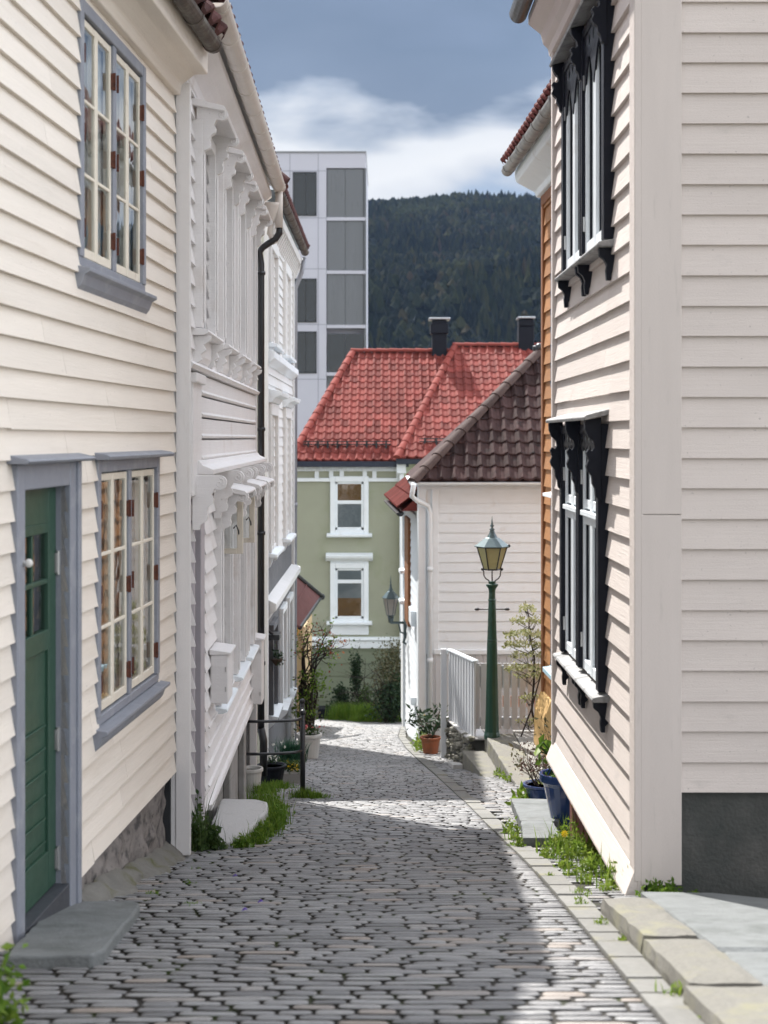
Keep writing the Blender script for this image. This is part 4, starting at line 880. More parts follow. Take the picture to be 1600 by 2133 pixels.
# ================================================================== WHITE HOUSE behind the lamp
h6 = thing('white_house', 'white boarded house with a dark brown pantile hip roof behind the green street lamp', 'house', (2.5, 27, gh(26)))
ZW = 26.0; TW = front_T(ZW)
def q(px, py, Z): return ((px-CX)/F*Z, (CY-py)/F*Z)
mb = MB(); boards(mb, TW, .90, 5.2, -3.74, -.86, .173, .020, (), .001, 9, 51); mb.build('wall', whitepaint, h6, fix=False)
mb = MB(); mb.box(.62, 5.2, ZW+.01, ZW+5, -6, -.80); mb.build('wall_core', whitepaint, h6)
mb = MB(); x = .62
while x < 5.0: mb.box(x, x+.135, ZW-.03, ZW+.01, -5.6, -3.80); x += .14
mb.build('lower_boards', picket, h6, bevel=.004)
mb = MB(); mb.box(.60, .74, ZW-.05, ZW+.02, -5.6, -.84); mb.box(.84, .96, ZW-.045, ZW+.02, -3.8, -.84); mb.box(.88, 5.2, ZW-.07, ZW, -3.80, -3.72); mb.box(.60, 5.2, ZW-.06, ZW, -.90, -.80); mb.build('corner_board', whitepaint, h6, bevel=.006)
mb = MB(); y = ZW-.10
mb.tube([(*[((862-CX)/F*25.6)], 25.5, q(0,1008,25.5)[1]), ((858-CX)/F*25.6, 25.6, q(0,1034,25.6)[1]), ((868-CX)/F*25.8, 25.7, q(0,1042,25.8)[1]), ((892-CX)/F*25.9, y, q(0,1054,y)[1]), ((896-CX)/F*25.9, y, q(0,1070,y)[1]), ((896-CX)/F*25.9, y, -5.45)], .045, 10)
for z in (-2.3,-3.9): mb.tube([(.807,y,z-.04),(.807,y,z+.04)], .056, 10)
mb.build('downpipe', whitepaint, h6, smooth=True)
mb = MB(); ex0 = .50; mb.prism([(-.07*math.cos(math.pi*k/8), -.07*math.sin(math.pi*k/8)) for k in range(9)], 0, 1, lambda a, p_, q_: (ex0+p_, ZW-.4+a*4, -.76+q_)); 
mb.prism([(-.05*math.cos(math.pi*k/8), -.05*math.sin(math.pi*k/8)) for k in range(9)], 0.45, 5.3, lambda a, p_, q_: (a, ZW-.30+p_, -.775+q_)); mb.build('gutter', whitepaint, h6)
pit = R(43); U6 = Vector((0,math.cos(pit),math.sin(pit))); N6 = Vector((0,-math.sin(pit),math.cos(pit))); A6 = Vector((1,0,0)); O6 = Vector((.50, ZW-.28, -.74))
mb = MB(); tiles(mb, O6, A6, U6, N6, 5.2, 3.5, tw=.235, th=.31, amp=.026, rng=lambda v: (v*math.cos(pit)*.97, 5.0), seed=12)
mb.build('roof', browntile, h6, fix=False)
E6 = O6+Vector((.97*3.45*math.cos(pit),0,0))+U6*3.45
mb = MB(); ridge_caps(mb, O6+N6*.03-Vector((.0,.05,.03)), E6+N6*.05, .105, .36, 10); mb.build('hip_ridge', brownridge, h6, smooth=False, fix=False)
mb = MB(); mb.tube([E6+Vector((-.1,0,.08)), E6+Vector((.15,0,.10))], .07, 8); mb.sphere(E6+Vector((.02,-.02,.10)), .10, 8); mb.build('ridge_finial', blackmetal, h6, smooth=True)
mb = MB(); H6 = Vector((.50, ZW+5.5, -.74)); K6 = E6+Vector((0,.8,0))
mb.add([O6-N6*.03, E6-N6*.03, K6, H6, Vector((6,E6.y,E6.z))-N6*.03, Vector((6,O6.y,O6.z))-N6*.03, Vector((6,H6.y,H6.z))], [(0,5,4,1),(0,1,2,3),(2,1,4),(2,4,6,3)]); mb.build('roof_deck', browntile, h6, fix=False)
# ================================================================== NARROW HOUSE with the wall lantern
W7 = Wall(1.827, 670, -1); T7 = W7.T
h7 = thing('narrow_house', 'narrow white house with red tiled eave and orange-brown board, between white and sage green houses', 'house', T7(30,0,gh(30)))
mb = MB(); boards(mb, T7, 26.6, 33, -6.2, -1.5, .16, .02, (), .001, 9, 61); mb.box(26.6, 33, -3, -.01, -7, -1.5, T7); mb.build('wall', whitepaint, h7, fix=False)
mb = MB(); mb.box(32.0, 33.1, -.02, .05, -6.25, -1.5, T7); mb.box(32.0,32.4,.05,.07,-6.25,-1.6,T7); mb.build('corner_board', whitepaint, h7, bevel=.01)
mb = MB(); mb.box(30.1, 31.4, 0, .07, -3.85, -1.65, T7); mb.build('brown_panel', ochredark, h7, bevel=.01)
mb = MB(); 
for z in (-2.9, -3.55): mb = MB(); mb.box(31.5, 32.0, 0, .16, z, z+.08, T7); mb.build('sill', whitepaint, h7, bevel=.01)
for z0_, z1_ in ((-3.6,-3.3),(-5.1,-4.95)): mb = MB(); mb.box(28.2, 29.0, 0, .12, z0_, z1_, T7); mb.build('sill', whitepaint, h7, bevel=.01)
mb = MB(); mb.prism([(.36-.07*math.cos(math.pi*k/8), -1.40-.07*math.sin(math.pi*k/8)) for k in range(9)], 27.6, 33.2, T7); mb.build('gutter', blackmetal, h7)
U7 = Vector((math.cos(R(42)),0,math.sin(R(42)))); N7 = Vector((-U7.z,0,U7.x)); A7 = Vector((W7.t,1,0)).normalized()
mb = MB(); tiles(mb, Vector(T7(27.7,.38,-1.34)), A7, U7, N7, 5.5, 1.2, amp=.035, seed=19); mb.build('roof', redtile, h7, fix=False)
mb = MB(); o_ = Vector(T7(27.7,.32,-1.37)); p_ = Vector(T7(33.1,.32,-1.37)); mb.add([o_,p_,p_+U7*1.15,o_+U7*1.15,o_+Vector((2,0,0)),p_+Vector((2,0,0))],[(0,1,2,3),(3,2,5,4),(1,2,5),(0,3,4)]); mb.build('roof_deck', redtile, h7, fix=False)
# ================================================================== SAGE GREEN HOUSES at the bend
def fwin(parent, Z, px0, px1, py0, py1, rows, sillpx, hoodpx=None, apron=None, label=None):
    """frontal window from its pixel outline: casing px0..px1, py0..py1; rows: list of pane rectangles"""
    T = front_T(Z); X0, _ = q(px0,0,Z); X1, _ = q(px1,0,Z); Z1 = q(0,py0,Z)[1]; Z0 = q(0,py1,Z)[1]; fw = .14
    f = MB(); f.box(X0, X0+fw, -.02, .09, Z0, Z1, T); f.box(X1-fw, X1, -.02, .09, Z0, Z1, T); f.box(X0+fw, X1-fw, -.02, .088, Z1-.16, Z1, T); f.box(X0+fw, X1-fw, -.02, .085, Z0, Z0+.12, T)
    w = f.build('window', whitepaint, parent, bevel=.012, label=label)
    c = MB(); ix0, ix1 = X0+fw, X1-fw; iz0, iz1 = Z0+.12, Z1-.16; zm = q(0, rows, Z)[1]
    c.box(ix0, ix0+.07, -.02, .04, iz0, iz1, T); c.box(ix1-.07, ix1, -.02, .04, iz0, iz1, T); c.box(ix0, ix1, -.02, .045, zm-.05, zm+.05, T); c.box(ix0, ix1, -.02, .04, iz0, iz0+.07, T); c.box(ix0, ix1, -.02, .04, iz1-.06, iz1, T)
    c.build('sash', whitepaint, w, bevel=.006)
    g = MB(); g.add([T(ix0,.025,iz0),T(ix1,.025,iz0),T(ix1,.025,iz1),T(ix0,.025,iz1)], [(0,1,2,3)]); g.build('pane', glass, w, fix=False)
    b = MB(); b.box(ix0, ix1, -.02, .006, iz0, iz1, T); b.build('interior', bluecurtain, w)
    b = MB(); b.box(ix0+.02, ix1-.02, .006, .012, iz0, iz0+.55*(zm-iz0), T) if hoodpx else b.box(ix0+.02, ix1-.02, .006, .012, zm+.02, iz1, T); b.build('blind', interior_brown, w)
    s = MB(); zs = q(0, sillpx, Z)[1]; s.prism([(0,zs+.12),(.20,zs+.09),(.20,zs+.03),(.12,zs),(0,zs)], X0-.10, X1+.10, T); s.build('sill', whitepaint, w, bevel=.008)
    if apron: a = MB(); a.box(X0, X1, 0, .05, q(0,apron,Z)[1], zs, T); a.build('apron', whitepaint, w, bevel=.01)
    if hoodpx: h = MB(); zh = q(0, hoodpx[0], Z)[1]; z2 = q(0, hoodpx[1], Z)[1]; h.prism([(0,zh),(.26,zh-.06),(.24,zh-.14),(.12,z2),(0,z2)], X0-.12, X1+.12, T); h.box(X0, X1, 0, .06, Z1, z2, T); h.build('hood', whitepaint, w, bevel=.01)
    return w
ZG = 42.0; TG = front_T(ZG)
h8 = thing('sage_house', 'sage green plastered house with a red pantile roof closing the view at the bend', 'house', (-1, 44, gh(42)))
mb = MB(); mb.box(-2.62, .75, ZG, ZG+8, -8.3, -.75); mb.build('wall', greenwall, h8)
mb = MB(); boards(mb, TG, -2.6, .75, -8.2, -6.0, .36, .02, (), 0, 20, 71); mb.build('plinth_boards', greenboard, h8, fix=False)
mb = MB(); zb0, zb1 = q(0,1350,ZG)[1], q(0,1326,ZG)[1]; mb.prism([(0,zb1),(.10,zb1-.03),(.12,zb1-.09),(.07,zb1-.12),(.07,zb0),(0,zb0)], -2.62, .75, TG); mb.build('string_course', whitepaint, h8, bevel=.01)
mb = MB(); zf1, zf0 = q(0,972,ZG)[1], q(0,1003,ZG)[1]; mb.box(-2.62, .5, 0, .06, zf1-.13, zf1, TG); mb.box(-2.62, .5, 0, .075, zf0, zf0+.1, TG)
for px in (612, 660, 690, 712, 760, 780, 830): x = q(px,0,ZG)[0]; mb.box(x-.06, x+.06, 0, .055, zf0+.1, zf1-.13, TG)
for k in range(44): x = -2.6+k*.07; mb.box(x, x+.03, .06, .10, zf1-.13, zf1-.02, TG)
mb.build('frieze', whitepaint, h8, bevel=.006)
fwin(h8, ZG, 688, 768, 992, 1112, 1046, 1119, None, None, 'upper window')
fwin(h8, ZG, 688, 768, 1172, 1297, 1211, 1302, (1151,1168), 1322, 'lower window')
mb = MB(); mb.box(-2.75, .7, .0, .32, -.82, -.66, TG); mb.build('eave_fascia', navy, h8, bevel=.01)
def hipped(parent, x0, x1, xr0, yr, ye, ze, zr, xend, seed, tw=.235, th=.315):
    run = yr-ye; L_ = math.hypot(run, zr-ze); U = Vector((0,run/L_,(zr-ze)/L_)); Nn = Vector((0,-U.z,U.y)); O = Vector((x0, ye, ze)); rate = (xr0-x0)/L_
    mb = MB(); tiles(mb, O, Vector((1,0,0)), U, Nn, x1-x0, L_, tw=tw, th=th, amp=.028, rng=lambda v: (rate*v, x1-x0), seed=seed, S=6); mb.build('roof', redtile, parent, fix=False)
    T_ = Vector((xr0, yr, zr)); mb = MB(); ridge_caps(mb, O+Nn*.03, T_+Nn*.05, .11, .36, 8); ridge_caps(mb, T_+Vector((-.05,0,.05)), Vector((x1, yr, zr+.05)), .11, .36, 8); mb.build('ridge', ridgetile, parent, fix=False)
    B = Vector((x0, yr+run, ze)); mb = MB(); mb.add([O-Nn*.03, T_-Nn*.03, B, Vector((x1,yr,zr))-Nn*.03, Vector((x1,yr+run,ze)), Vector((x1,ye,ze))-Nn*.03], [(0,1,2),(0,5,3,1),(1,3,4,2)]); mb.build('roof_deck', redtile, parent, fix=False)
hipped(h8, -2.68, 2.2, -.97, 46.0, 41.7, -.64, 2.66, None, 13)
def guard(parent, Z, xa, xb, z, n=9):
    mb = MB(); mb.box(xa, xb, Z-.02, Z+.02, z+.08, z+.11); mb.box(xa, xb, Z-.02, Z+.02, z+.16, z+.19)
    for k in range(n): x = xa+(xb-xa)*(k+.5)/n; mb.box(x-.025, x+.025, Z-.05, Z+.12, z-.02, z+.20)
    mb.build('snow_guard', blackmetal, parent)
guard(h8, 42.15, -2.3, .2, -.28)
h9 = thing('red_roofed_house', 'pale green house with the higher red pantile roof right of the sage house', 'house', (3, 43, gh(42)))
mb = MB(); mb.box(.46, 6, 41.75, 49, -8.3, -.72); mb.build('wall', mat('light_sage', (.42,.46,.32), .8, .04), h9)
mb = MB(); mb.box(.36, .62, 41.60, 41.75, -1.0, -.74); mb.box(.44, .56, 41.68, 41.75, -8.3, -1.0); mb.build('corner_board', whitepaint, h9, bevel=.01)
mb = MB(); mb.box(.34, 6, 41.42, 41.74, -.74, -.56); mb.build('eave_fascia', navy, h9, bevel=.01)
hipped(h9, .36, 7.0, 2.2, 46.0, 41.35, -.56, 2.84, None, 17, tw=.255, th=.33)
guard(h9, 41.85, 1.0, 2.6, -.2, 5)
def chimney(parent, Z, px0, px1, py0, py1, cap, flare):
    x0, z1 = q(px0, py0, Z); x1, z0 = q(px1, py1, Z); w = x1-x0; m = MB(); i = w*.12 if flare else 0
    m.box(x0+i, x1-i, Z-.3, Z+.3, z0-.6, z1-.3)
    if flare: m.box(x0+.02, x1-.02, Z-.38, Z+.38, z1-.5, z1-.18)
    m.box(x0+i, x1-i, Z-.32, Z+.32, z1-.3, z1-.08); c = m.build('chimney', blackpaint, parent, bevel=.02)
    m = MB(); m.box(x0-.03, x1+.03, Z-.4, Z+.4, z1-.06, z1); m.build('cap', mat('chimney_cap', (.45,.47,.50), .3, metal=.5), c, bevel=.01)
chimney(h8, 46.1, 895, 935, 663, 726, 1, True); chimney(h9, 46.1, 1079, 1111, 661, 716, 1, False)
# ================================================================== MODERN BLOCK
ZM = 90.0; TM = front_T(ZM); hm = thing('apartment_block', 'pale grey modern apartment block with dark windows and glazed balconies rising behind the roofs', 'building', (-4, 92, gh(90)))
X = lambda p: q(p,0,ZM)[0]; Y = lambda p: q(0,p,ZM)[1]
mb = MB(); mb.box(-15, X(680), ZM, ZM+12, -12, Y(318)); mb.box(X(680), X(762), ZM, ZM+12, Y(350), Y(318)); mb.box(X(680), X(762), ZM+.8, ZM+12, -12, Y(350)); mb.build('wall', modwall, hm)
mb = MB()
for px in (440, 520, 612-8, 663): mb.box(X(px)-.02, X(px)+.02, 0, .006, -12, Y(320), TM)
for py in (356, 454, 560, 676, 790): mb.box(-15, X(679), 0, .006, Y(py)-.02, Y(py)+.02, TM)
mb.build('panel_joint', mat('joint_grey', (.30,.31,.37), .6), hm)
mb = MB(); mb.box(-15.1, X(763), ZM-.08, ZM+12, Y(318), Y(316)+.02); mb.build('parapet_cap', mat('cap_grey', (.25,.26,.28), .5), hm)
for (a, b) in ((360,448),(582,670),(692,776)):
    for (p0, p1) in ((612,658),(470,560)):
        f = MB(); x0, x1, z0, z1 = X(p0), X(p1), Y(b), Y(a); f.box(x0-.05,x1+.05,0,.05,z0-.05,z0+.06,TM); f.box(x0-.05,x1+.05,0,.05,z1-.05,z1+.05,TM); f.box(x0-.05,x0+.04,0,.05,z0,z1,TM); f.box(x1-.04,x1+.05,0,.05,z0,z1,TM); f.box(x0+(x1-x0)*.52,x0+(x1-x0)*.57,0,.05,z0,z1,TM)
        w = f.build('window', mat('dark_frame', (.04,.045,.05), .4), hm); g = MB(); g.box(x0,x1,0,.02,z0,z1,TM); g.build('pane', modglass, w)
for (a, b) in ((352,452),(460,563),(571,676),(695,775),(783,880)):
    x0, x1, z0, z1 = X(681), X(758), Y(b), Y(a); g = MB()
    n_ = 2
    for k in range(n_): xx = x0+(x1-x0)*k/n_; g.box(xx+.01, xx+(x1-x0)/n_-.01, -.10, -.06, z0, z1, TM)
    bal = g.build('balcony_glazing', modgrey if a < 690 else modglass, hm); g = MB(); g.box(x0-.02, X(762), -.8, .03, z0-.22, z0-.02, TM); g.build('balcony_slab', modwall, bal)
mb = MB(); mb.box(X(759), X(763), ZM-.02, ZM+.8, -12, Y(350)); mb.build('glass_edge', modgrey, hm)
# ================================================================== HILL AND WOOD
def hz(x, Z):
    t = max(0, min(1, (Z-480)/640)); crest = 171+4*math.sin(x*.012+1)+9*noise.noise(Vector((x*.006,1,0)))-(.012*max(0,x-60) if x > 60 else 0)*2+(.02*min(0,x+40))
    return -14+(crest+14)*(t**.85*(1.0 if t < 1 else 1))+14*noise.noise(Vector((x*.01,Z*.01,0)))*math.sin(math.pi*min(1,t+.02))
mb = MB(); nx, nz = 60, 40
for j in range(nz+1):
    Z = 470+700*j/nz
    for i in range(nx+1): x = -500+1200*i/nx; mb.v.append((x, Z, hz(x, Z)))
for j in range(nz):
    for i in range(nx): a = j*(nx+1)+i; mb.f.append((a,a+1,a+nx+2,a+nx+1)); mb.mi.append(0)
struct(mb.build('hill', hillm, fix=False))
mb = MB(); r = random.Random(77)
def far_tree(x, Z, h, con):
    z = hz(x, Z)-.5; w = h*(.24 if con else .42); n1_, n2_ = (5, 4)
    vs = [(x, Z, z+h)]
    for k, (f_, g_) in enumerate(((.80,.42),(.45,.9),(.15,.85)) if not con else ((.72,.35),(.4,.75),(.08,1.0))):
        for a in range(6):
            t = 2*math.pi*a/6+r.uniform(-.4,.4); rr = w*g_*r.uniform(.6,1.25); vs.append((x+rr*math.cos(t), Z+rr*math.sin(t), z+h*(f_+r.uniform(-.07,.07))))
    fs = [(0,1+k,1+(k+1)%6) for k in range(6)]+[(1+q_*6+k,1+q_*6+(k+1)%6,1+(q_+1)*6+(k+1)%6,1+(q_+1)*6+k) for q_ in range(2) for k in range(6)]
    mb.add(vs, fs)
for i in range(15000):
    Z = 485+655*r.random()**.8; x = r.uniform(-90, 240) if r.random() < .8 else r.uniform(-480, 680)
    if abs(hz(x,Z)) > 1e4: continue
    con = noise.noise(Vector((x*.03,Z*.02,5))) > .12
    far_tree(x, Z, r.uniform(5.0, 10.0)*(1.1 if con else .9), con)
stuff(mb.build('wood', forestm, fix=False), 'dark wooded hillside behind the roofs', 'wood')
# ================================================================== STEPS, SLABS
def slab_thing(name, label, cat, pts, zt, thick, m, group=None, bev=.02, round_=None):
    dp = []
    for (xa, ya), (xb, yb) in zip(pts, pts[1:]+pts[:1]):
        k = max(1, int(math.hypot(xb-xa, yb-ya)/.07))
        for i in range(k): j_ = .006 if i else .0; dp.append((xa+(xb-xa)*i/k+rnd.uniform(-j_,j_), ya+(yb-ya)*i/k+rnd.uniform(-j_,j_)))
    pts = dp; mb = MB(); n = len(pts); vs = [(x,y,rnd.uniform(-.003,.001)+(zt(y) if callable(zt) else zt)) for x, y in pts]
    b = [(x,y,z-thick) for x, y, z in vs]; mb.add(b+vs, [tuple(range(n))[::-1], tuple(range(n,2*n))]+[(i,(i+1)%n,(i+1)%n+n,i+n) for i in range(n)])
    o = mb.build(name, m, None, bevel=bev); o.modifiers['bevel'].segments = 2; return tag(o, label, cat, group)
zs = -2.37
c1 = gpx(292,1882,.0)
slab_thing('doorstep', 'large bluish slate doorstep in front of the green door', 'doorstep', [tuple(gpx(a_, b_, .06)[:2]) for a_, b_ in ((10,1990),(192,1987),(219,1976),(289,1889),(291,1880),(280,1875),(162,1876))]+[(-1.66,7.3)], lambda y: gh(y)+.06, .2, slate, bev=.012)
slab_thing('doorstep', 'pale granite doorstep beside weeds at the carved house', 'doorstep', [(-1.33,10.95),(-1.14,10.90),(-1.07,11.1),(-.98,12.5),(-1.02,12.95),(-1.12,13.1),(-1.45,13.15)], lambda y: gh(11.0)+.05-(y-11)*.10, .35, gran_light, bev=.02)
slab_thing('stone_slab', 'grey slate slab resting on the pavement below the lower black window', 'slab', [(1.03,10.95),(1.33,10.9),(1.38,12.1),(1.12,12.12)], lambda y: gh(10.7)+.07-(y-10.7)*.155, .09, slate, 'two grey slabs lying end to end on the pavement', bev=.01)
slab_thing('stone_slab', 'grey-green slab lying just beyond the first slab, beside the blue pots', 'slab', [(1.12,12.14),(1.43,12.12),(1.72,14.1),(1.22,14.2)], lambda y: gh(10.7)+.07-(y-10.7)*.155, .09, slate, 'two grey slabs lying end to end on the pavement', bev=.01)
slab_thing('stone_step', 'lower granite step in front of the street lamp', 'step', [(1.12,21.1),(1.52,21.1),(1.52,19.5),(1.32,19.4)], -4.46, .5, granite, 'granite steps by the lamp', bev=.015)
slab_thing('stone_step', 'upper granite step under the street lamp', 'step', [(1.44,21.2),(1.86,21.2),(1.95,18.1),(1.62,18.0)], -4.24, .7, granite, 'granite steps by the lamp', bev=.015)
mb = MB(); c = [(1.87,21.5),(2.7,21.5),(2.9,17.2),(1.96,17.9)]; mb.add([(x,y,-4.25+.0) for x,y in c]+[(x,y,-4.9) for x,y in c], [(0,1,2,3),(4,5,6,7),(0,1,5,4),(1,2,6,5),(2,3,7,6),(3,0,4,7)]); mb.build('landing', gravel)['kind'] = 'structure'
slab_thing('stone_slab', 'small pale slab at the foot of the lower granite step', 'slab', [(.95,21.9),(1.12,21.5),(1.12,21.0),(.98,21.0)], lambda y: gh(y)+.06, .2, gran_light, bev=.01)
# ================================================================== STREET LAMP
LX, LY, LZ = 1.535, 21.0, -4.25
lamp = thing('street_lamp', 'dark green cast iron street lamp with a yellowish glass lantern on top', 'street lamp', (LX, LY, LZ))
def lz(py): return (CY-py)/F*LY
m = MB(); b0 = LZ-.02; m.lathe((LX,LY,0), [(.115,b0),(.115,b0+.05),(.100,b0+.10),(.088,b0+.5),(.072,lz(1340)-.0),(.068,lz(1335)),(.074,lz(1333)),(.068,lz(1331)),(.052,lz(1255)),(.050,lz(1252)),(.062,lz(1250)),(.05,lz(1247)),(.046,lz(1232)),(.055,lz(1226)),(.085,lz(1220)),(.088,lz(1217)),(.05,lz(1215)),(.055,lz(1211)),(.02,lz(1210))], 12)
m.build('post', lampgreen, lamp, smooth=False)
m = MB(); z = lz(1269); m.tube([(LX-.2,LY,z),(LX+.2,LY,z)], .009, 8); m.tube([(LX-.25,LY,z),(LX-.235,LY,z),(LX-.20,LY,z),(LX-.17,LY,z)], [.006,.02,.02,.008], 8); m.tube([(LX+.25,LY,z),(LX+.235,LY,z),(LX+.20,LY,z),(LX+.17,LY,z)], [.006,.02,.02,.008], 8); m.build('ladder_bar', blackmetal, lamp, smooth=True)
def lantern(parent, cx, cy, zb, zt, wt, wb, gm, metal, rot, roofm):
    """six sided lantern: glass, bars, hipped roof, finial; zb..zt glass"""
    def ring(r, z, o=0): return [(cx+r*math.cos(rot+math.pi*k/3+o), cy+r*math.sin(rot+math.pi*k/3+o), z) for k in range(6)]
    g = MB(); g.add(ring(wb*.97, zb)+ring(wt*.97, zt), [(k,(k+1)%6,(k+1)%6+6,k+6) for k in range(6)]); gl = g.build('glass', gm, parent, fix=False)
    fm = MB(); a, b = ring(wb, zb), ring(wt, zt)
    for k in range(6): fm.tube([a[k], b[k]], wt*.045, 5); fm.tube([a[k], a[(k+1)%6]], wt*.05, 5); fm.tube([b[k], b[(k+1)%6]], wt*.055, 5)
    fm.build('lantern_frame', metal, parent)
    H = zt-zb; rf = MB(); rs = [ring(wt*1.16, zt), ring(wt*1.18, zt+H*.03), ring(wt*.50, zt+H*.38), ring(wt*.36, zt+H*.42), ring(wt*.2, zt+H*.6), ring(wt*.13, zt+H*.75)]
    vs = sum(rs, []); rf.add(vs, [(q_*6+k,q_*6+(k+1)%6,(q_+1)*6+(k+1)%6,(q_+1)*6+k) for q_ in range(5) for k in range(6)]+[tuple(range(30,36)),tuple(range(6))]); ro = rf.build('lantern_roof', roofm, parent)
    fi = MB(); s = wt; z = zt+H*.73; fi.lathe((cx,cy,0), [(s*.13,z),(s*.20,z+H*.04),(s*.10,z+H*.09),(s*.06,z+H*.14),(s*.15,z+H*.2),(s*.07,z+H*.25),(s*.07,z+H*.30),(.002,z+H*.62)], 8); fi.build('finial', roofm, ro, smooth=True)
lantern(lamp, LX, LY, lz(1186), lz(1139), .215, .115, lampglass, blackmetal, R(-90+30), lampteal)
m = MB(); zt, zb = lz(1186), lz(1212)
for s_ in (-1, 1):
    m.tube([(LX+s_*.135,LY,zt+.005),(LX+s_*.12,LY,zt-.03),(LX+s_*.115,LY,zt-.09),(LX+s_*.09,LY,zt-.13),(LX+s_*.05,LY,zb+.02),(LX+s_*.02,LY,zb-.01)], .010, 6); m.sphere((LX+s_*.14,LY,zt), .020, 8)
m.tube([(LX,LY,zt),(LX,LY,zb-.01)], .010, 6); m.sphere((LX+.235,LY,lz(1137)), .028, 8); m.build('cradle', blackmetal, lamp, smooth=True)
# wall lantern on the narrow house
bx, by, bz_ = T7(31.6,.02,-3.95); wl = thing('wall_lantern', 'green wall lantern on a scrolled bracket at the corner of the narrow white house', 'lantern', (bx, by, bz_))
lx_ = (814-CX)/F*31.6; zz2 = (CY-1297)/F*31.6
m = MB(); m.tube([(bx,by,zz2),(lx_,by,zz2),(lx_,by,zz2+.05)], .028, 8); m.tube([(bx,by,zz2-.25),(bx-.12,by,zz2-.2),(bx-.16,by,zz2-.02)], .02, 6); m.box(bx-.05,bx+.06,by-.06,by+.06,zz2-.3,zz2+.08); m.tube([(bx-.02,by,zz2-.3),(bx-.06,by,zz2-.42),(bx+.0,by,zz2-.45)], .03, 6); m.tube([(lx_,by,zz2),(lx_,by,zz2+.14)],[.05,.07],8); m.build('bracket', lampteal, wl, smooth=True)
lantern(wl, lx_, by, zz2+.16, (CY-1246)/F*31.6, .16, .085, palelampglass, lampteal, R(-60), lampteal)
# ================================================================== FENCE, GATE, DRY STONE WALL
fence = thing('board_fence', 'solid white board fence angled down the slope left of the green lamp', 'fence', (1.15, 22.4, -4.3))
m = MB(); A = Vector((1.02,23.4,0)); B = Vector((1.30,21.32,0)); n_ = 19
for k in range(n_):
    p = A+(B-A)*(k/n_); p2 = A+(B-A)*((k+.90)/n_); t = k/n_; zt = -3.36+.14*t if t > .15 else -3.36; off = Vector((-.016,-.004,0))
    zt0 = -3.37+(-3.235+3.37)*t; p = p+Vector((-.012*(k%2),0,0)); p2 = p2+Vector((-.012*(k%2),0,0)); zb = -4.46+.14*t+rnd.uniform(-.01,.01)
    m.hexa([(p.x,p.y,zb),(p2.x,p2.y,zb),(p2.x+.03,p2.y+.01,zb),(p.x+.03,p.y+.01,zb),(p.x,p.y,zt0),(p2.x,p2.y,zt0),(p2.x+.03,p2.y+.01,zt0),(p.x+.03,p.y+.01,zt0)])
m.build('fence_boards', picket, fence, bevel=.004)
m = MB(); m.hexa([(A.x-.02,A.y,-3.37),(B.x-.02,B.y,-3.235),(B.x+.06,B.y,-3.235),(A.x+.06,A.y,-3.37),(A.x-.02,A.y,-3.34),(B.x-.02,B.y,-3.205),(B.x+.06,B.y,-3.205),(A.x+.06,A.y,-3.34)]); m.tube([(.94,24.3,-3.55),(.98,23.8,-3.50),(1.02,23.4,-3.36)], .02, 6); m.build('rail', whitepaint, fence, bevel=.003)
m = MB(); m.box(.90, .99, 23.38, 23.46, -5.2, -3.34); m.build('fence_post', picket, fence, bevel=.006)
gate = thing('picket_gate', 'white picket gate with slotted gaps behind the green lamp post', 'gate', (1.9, 21.5, -4.25))
m = MB(); x = 1.30; k = 0; Zg = 21.42
while x < 2.32:
    m.box(x, x+.088, Zg, Zg+.022, -4.22, lz(1383)*Zg/LY if False else -3.265); x += .115 if k > 1 else .10; k += 1
m.build('gate_pickets', picket, gate, bevel=.003)
m = MB(); m.box(1.30, 2.34, Zg+.022, Zg+.05, -3.62, -3.30); m.box(1.30, 2.34, Zg+.022, Zg+.05, -4.18, -4.05); m.build('gate_rail', picket, gate)
for k in range(7):
    g = MB(); x = 1.605+k*.115; g.box(x, x+.028, Zg+.004, Zg+.018, -3.90, -3.74); g.build('peach_slat', peach, gate)
# dry stone wall under the fence
m = MB(); r = random.Random(31)
for k in range(170):
    t = r.random(); p = Vector((.98,23.7,0)).lerp(Vector((1.24,21.25,0)), t); zt = -4.46+.14*t; zb = gh(p.y)-.05; z = zb+(zt-zb)*r.random(); s_ = r.uniform(.03,.075)
    m.sphere((p.x+r.uniform(-.02,.03), p.y+r.uniform(-.03,.03), z), s_, 6, (r.uniform(.7,1.3), r.uniform(.7,1.4), r.uniform(.35,.8)))
for i in range(len(m.v)): 
    v = m.v[i]; m.v[i] = (v[0]+.008*noise.noise(Vector(v)*30), v[1]+.01*noise.noise(Vector(v)*25+Vector((9,0,0))), v[2]+.008*noise.noise(Vector(v)*30+Vector((0,5,0))))
dsw = m.build('dry_stone_wall', drystone); tag(dsw, 'low dry stone wall under the white board fence', 'wall')
m = MB(); m.hexa([(1.0,23.7,-5.4),(1.24,21.3,-5.0),(1.6,21.3,-5.0),(1.5,23.7,-5.4),(1.0,23.7,-4.5),(1.24,21.3,-4.34),(1.6,21.3,-4.34),(1.5,23.7,-4.5)]); m.build('core', darkconc, dsw)
m = MB(); m.hexa([(.96,23.7,-4.49),(1.2,21.22,-4.34),(1.5,21.22,-4.34),(1.4,23.7,-4.49),(.96,23.7,-4.46),(1.2,21.22,-4.31),(1.5,21.22,-4.31),(1.4,23.7,-4.46)]); m.build('coping', gran_light, dsw, bevel=.006)
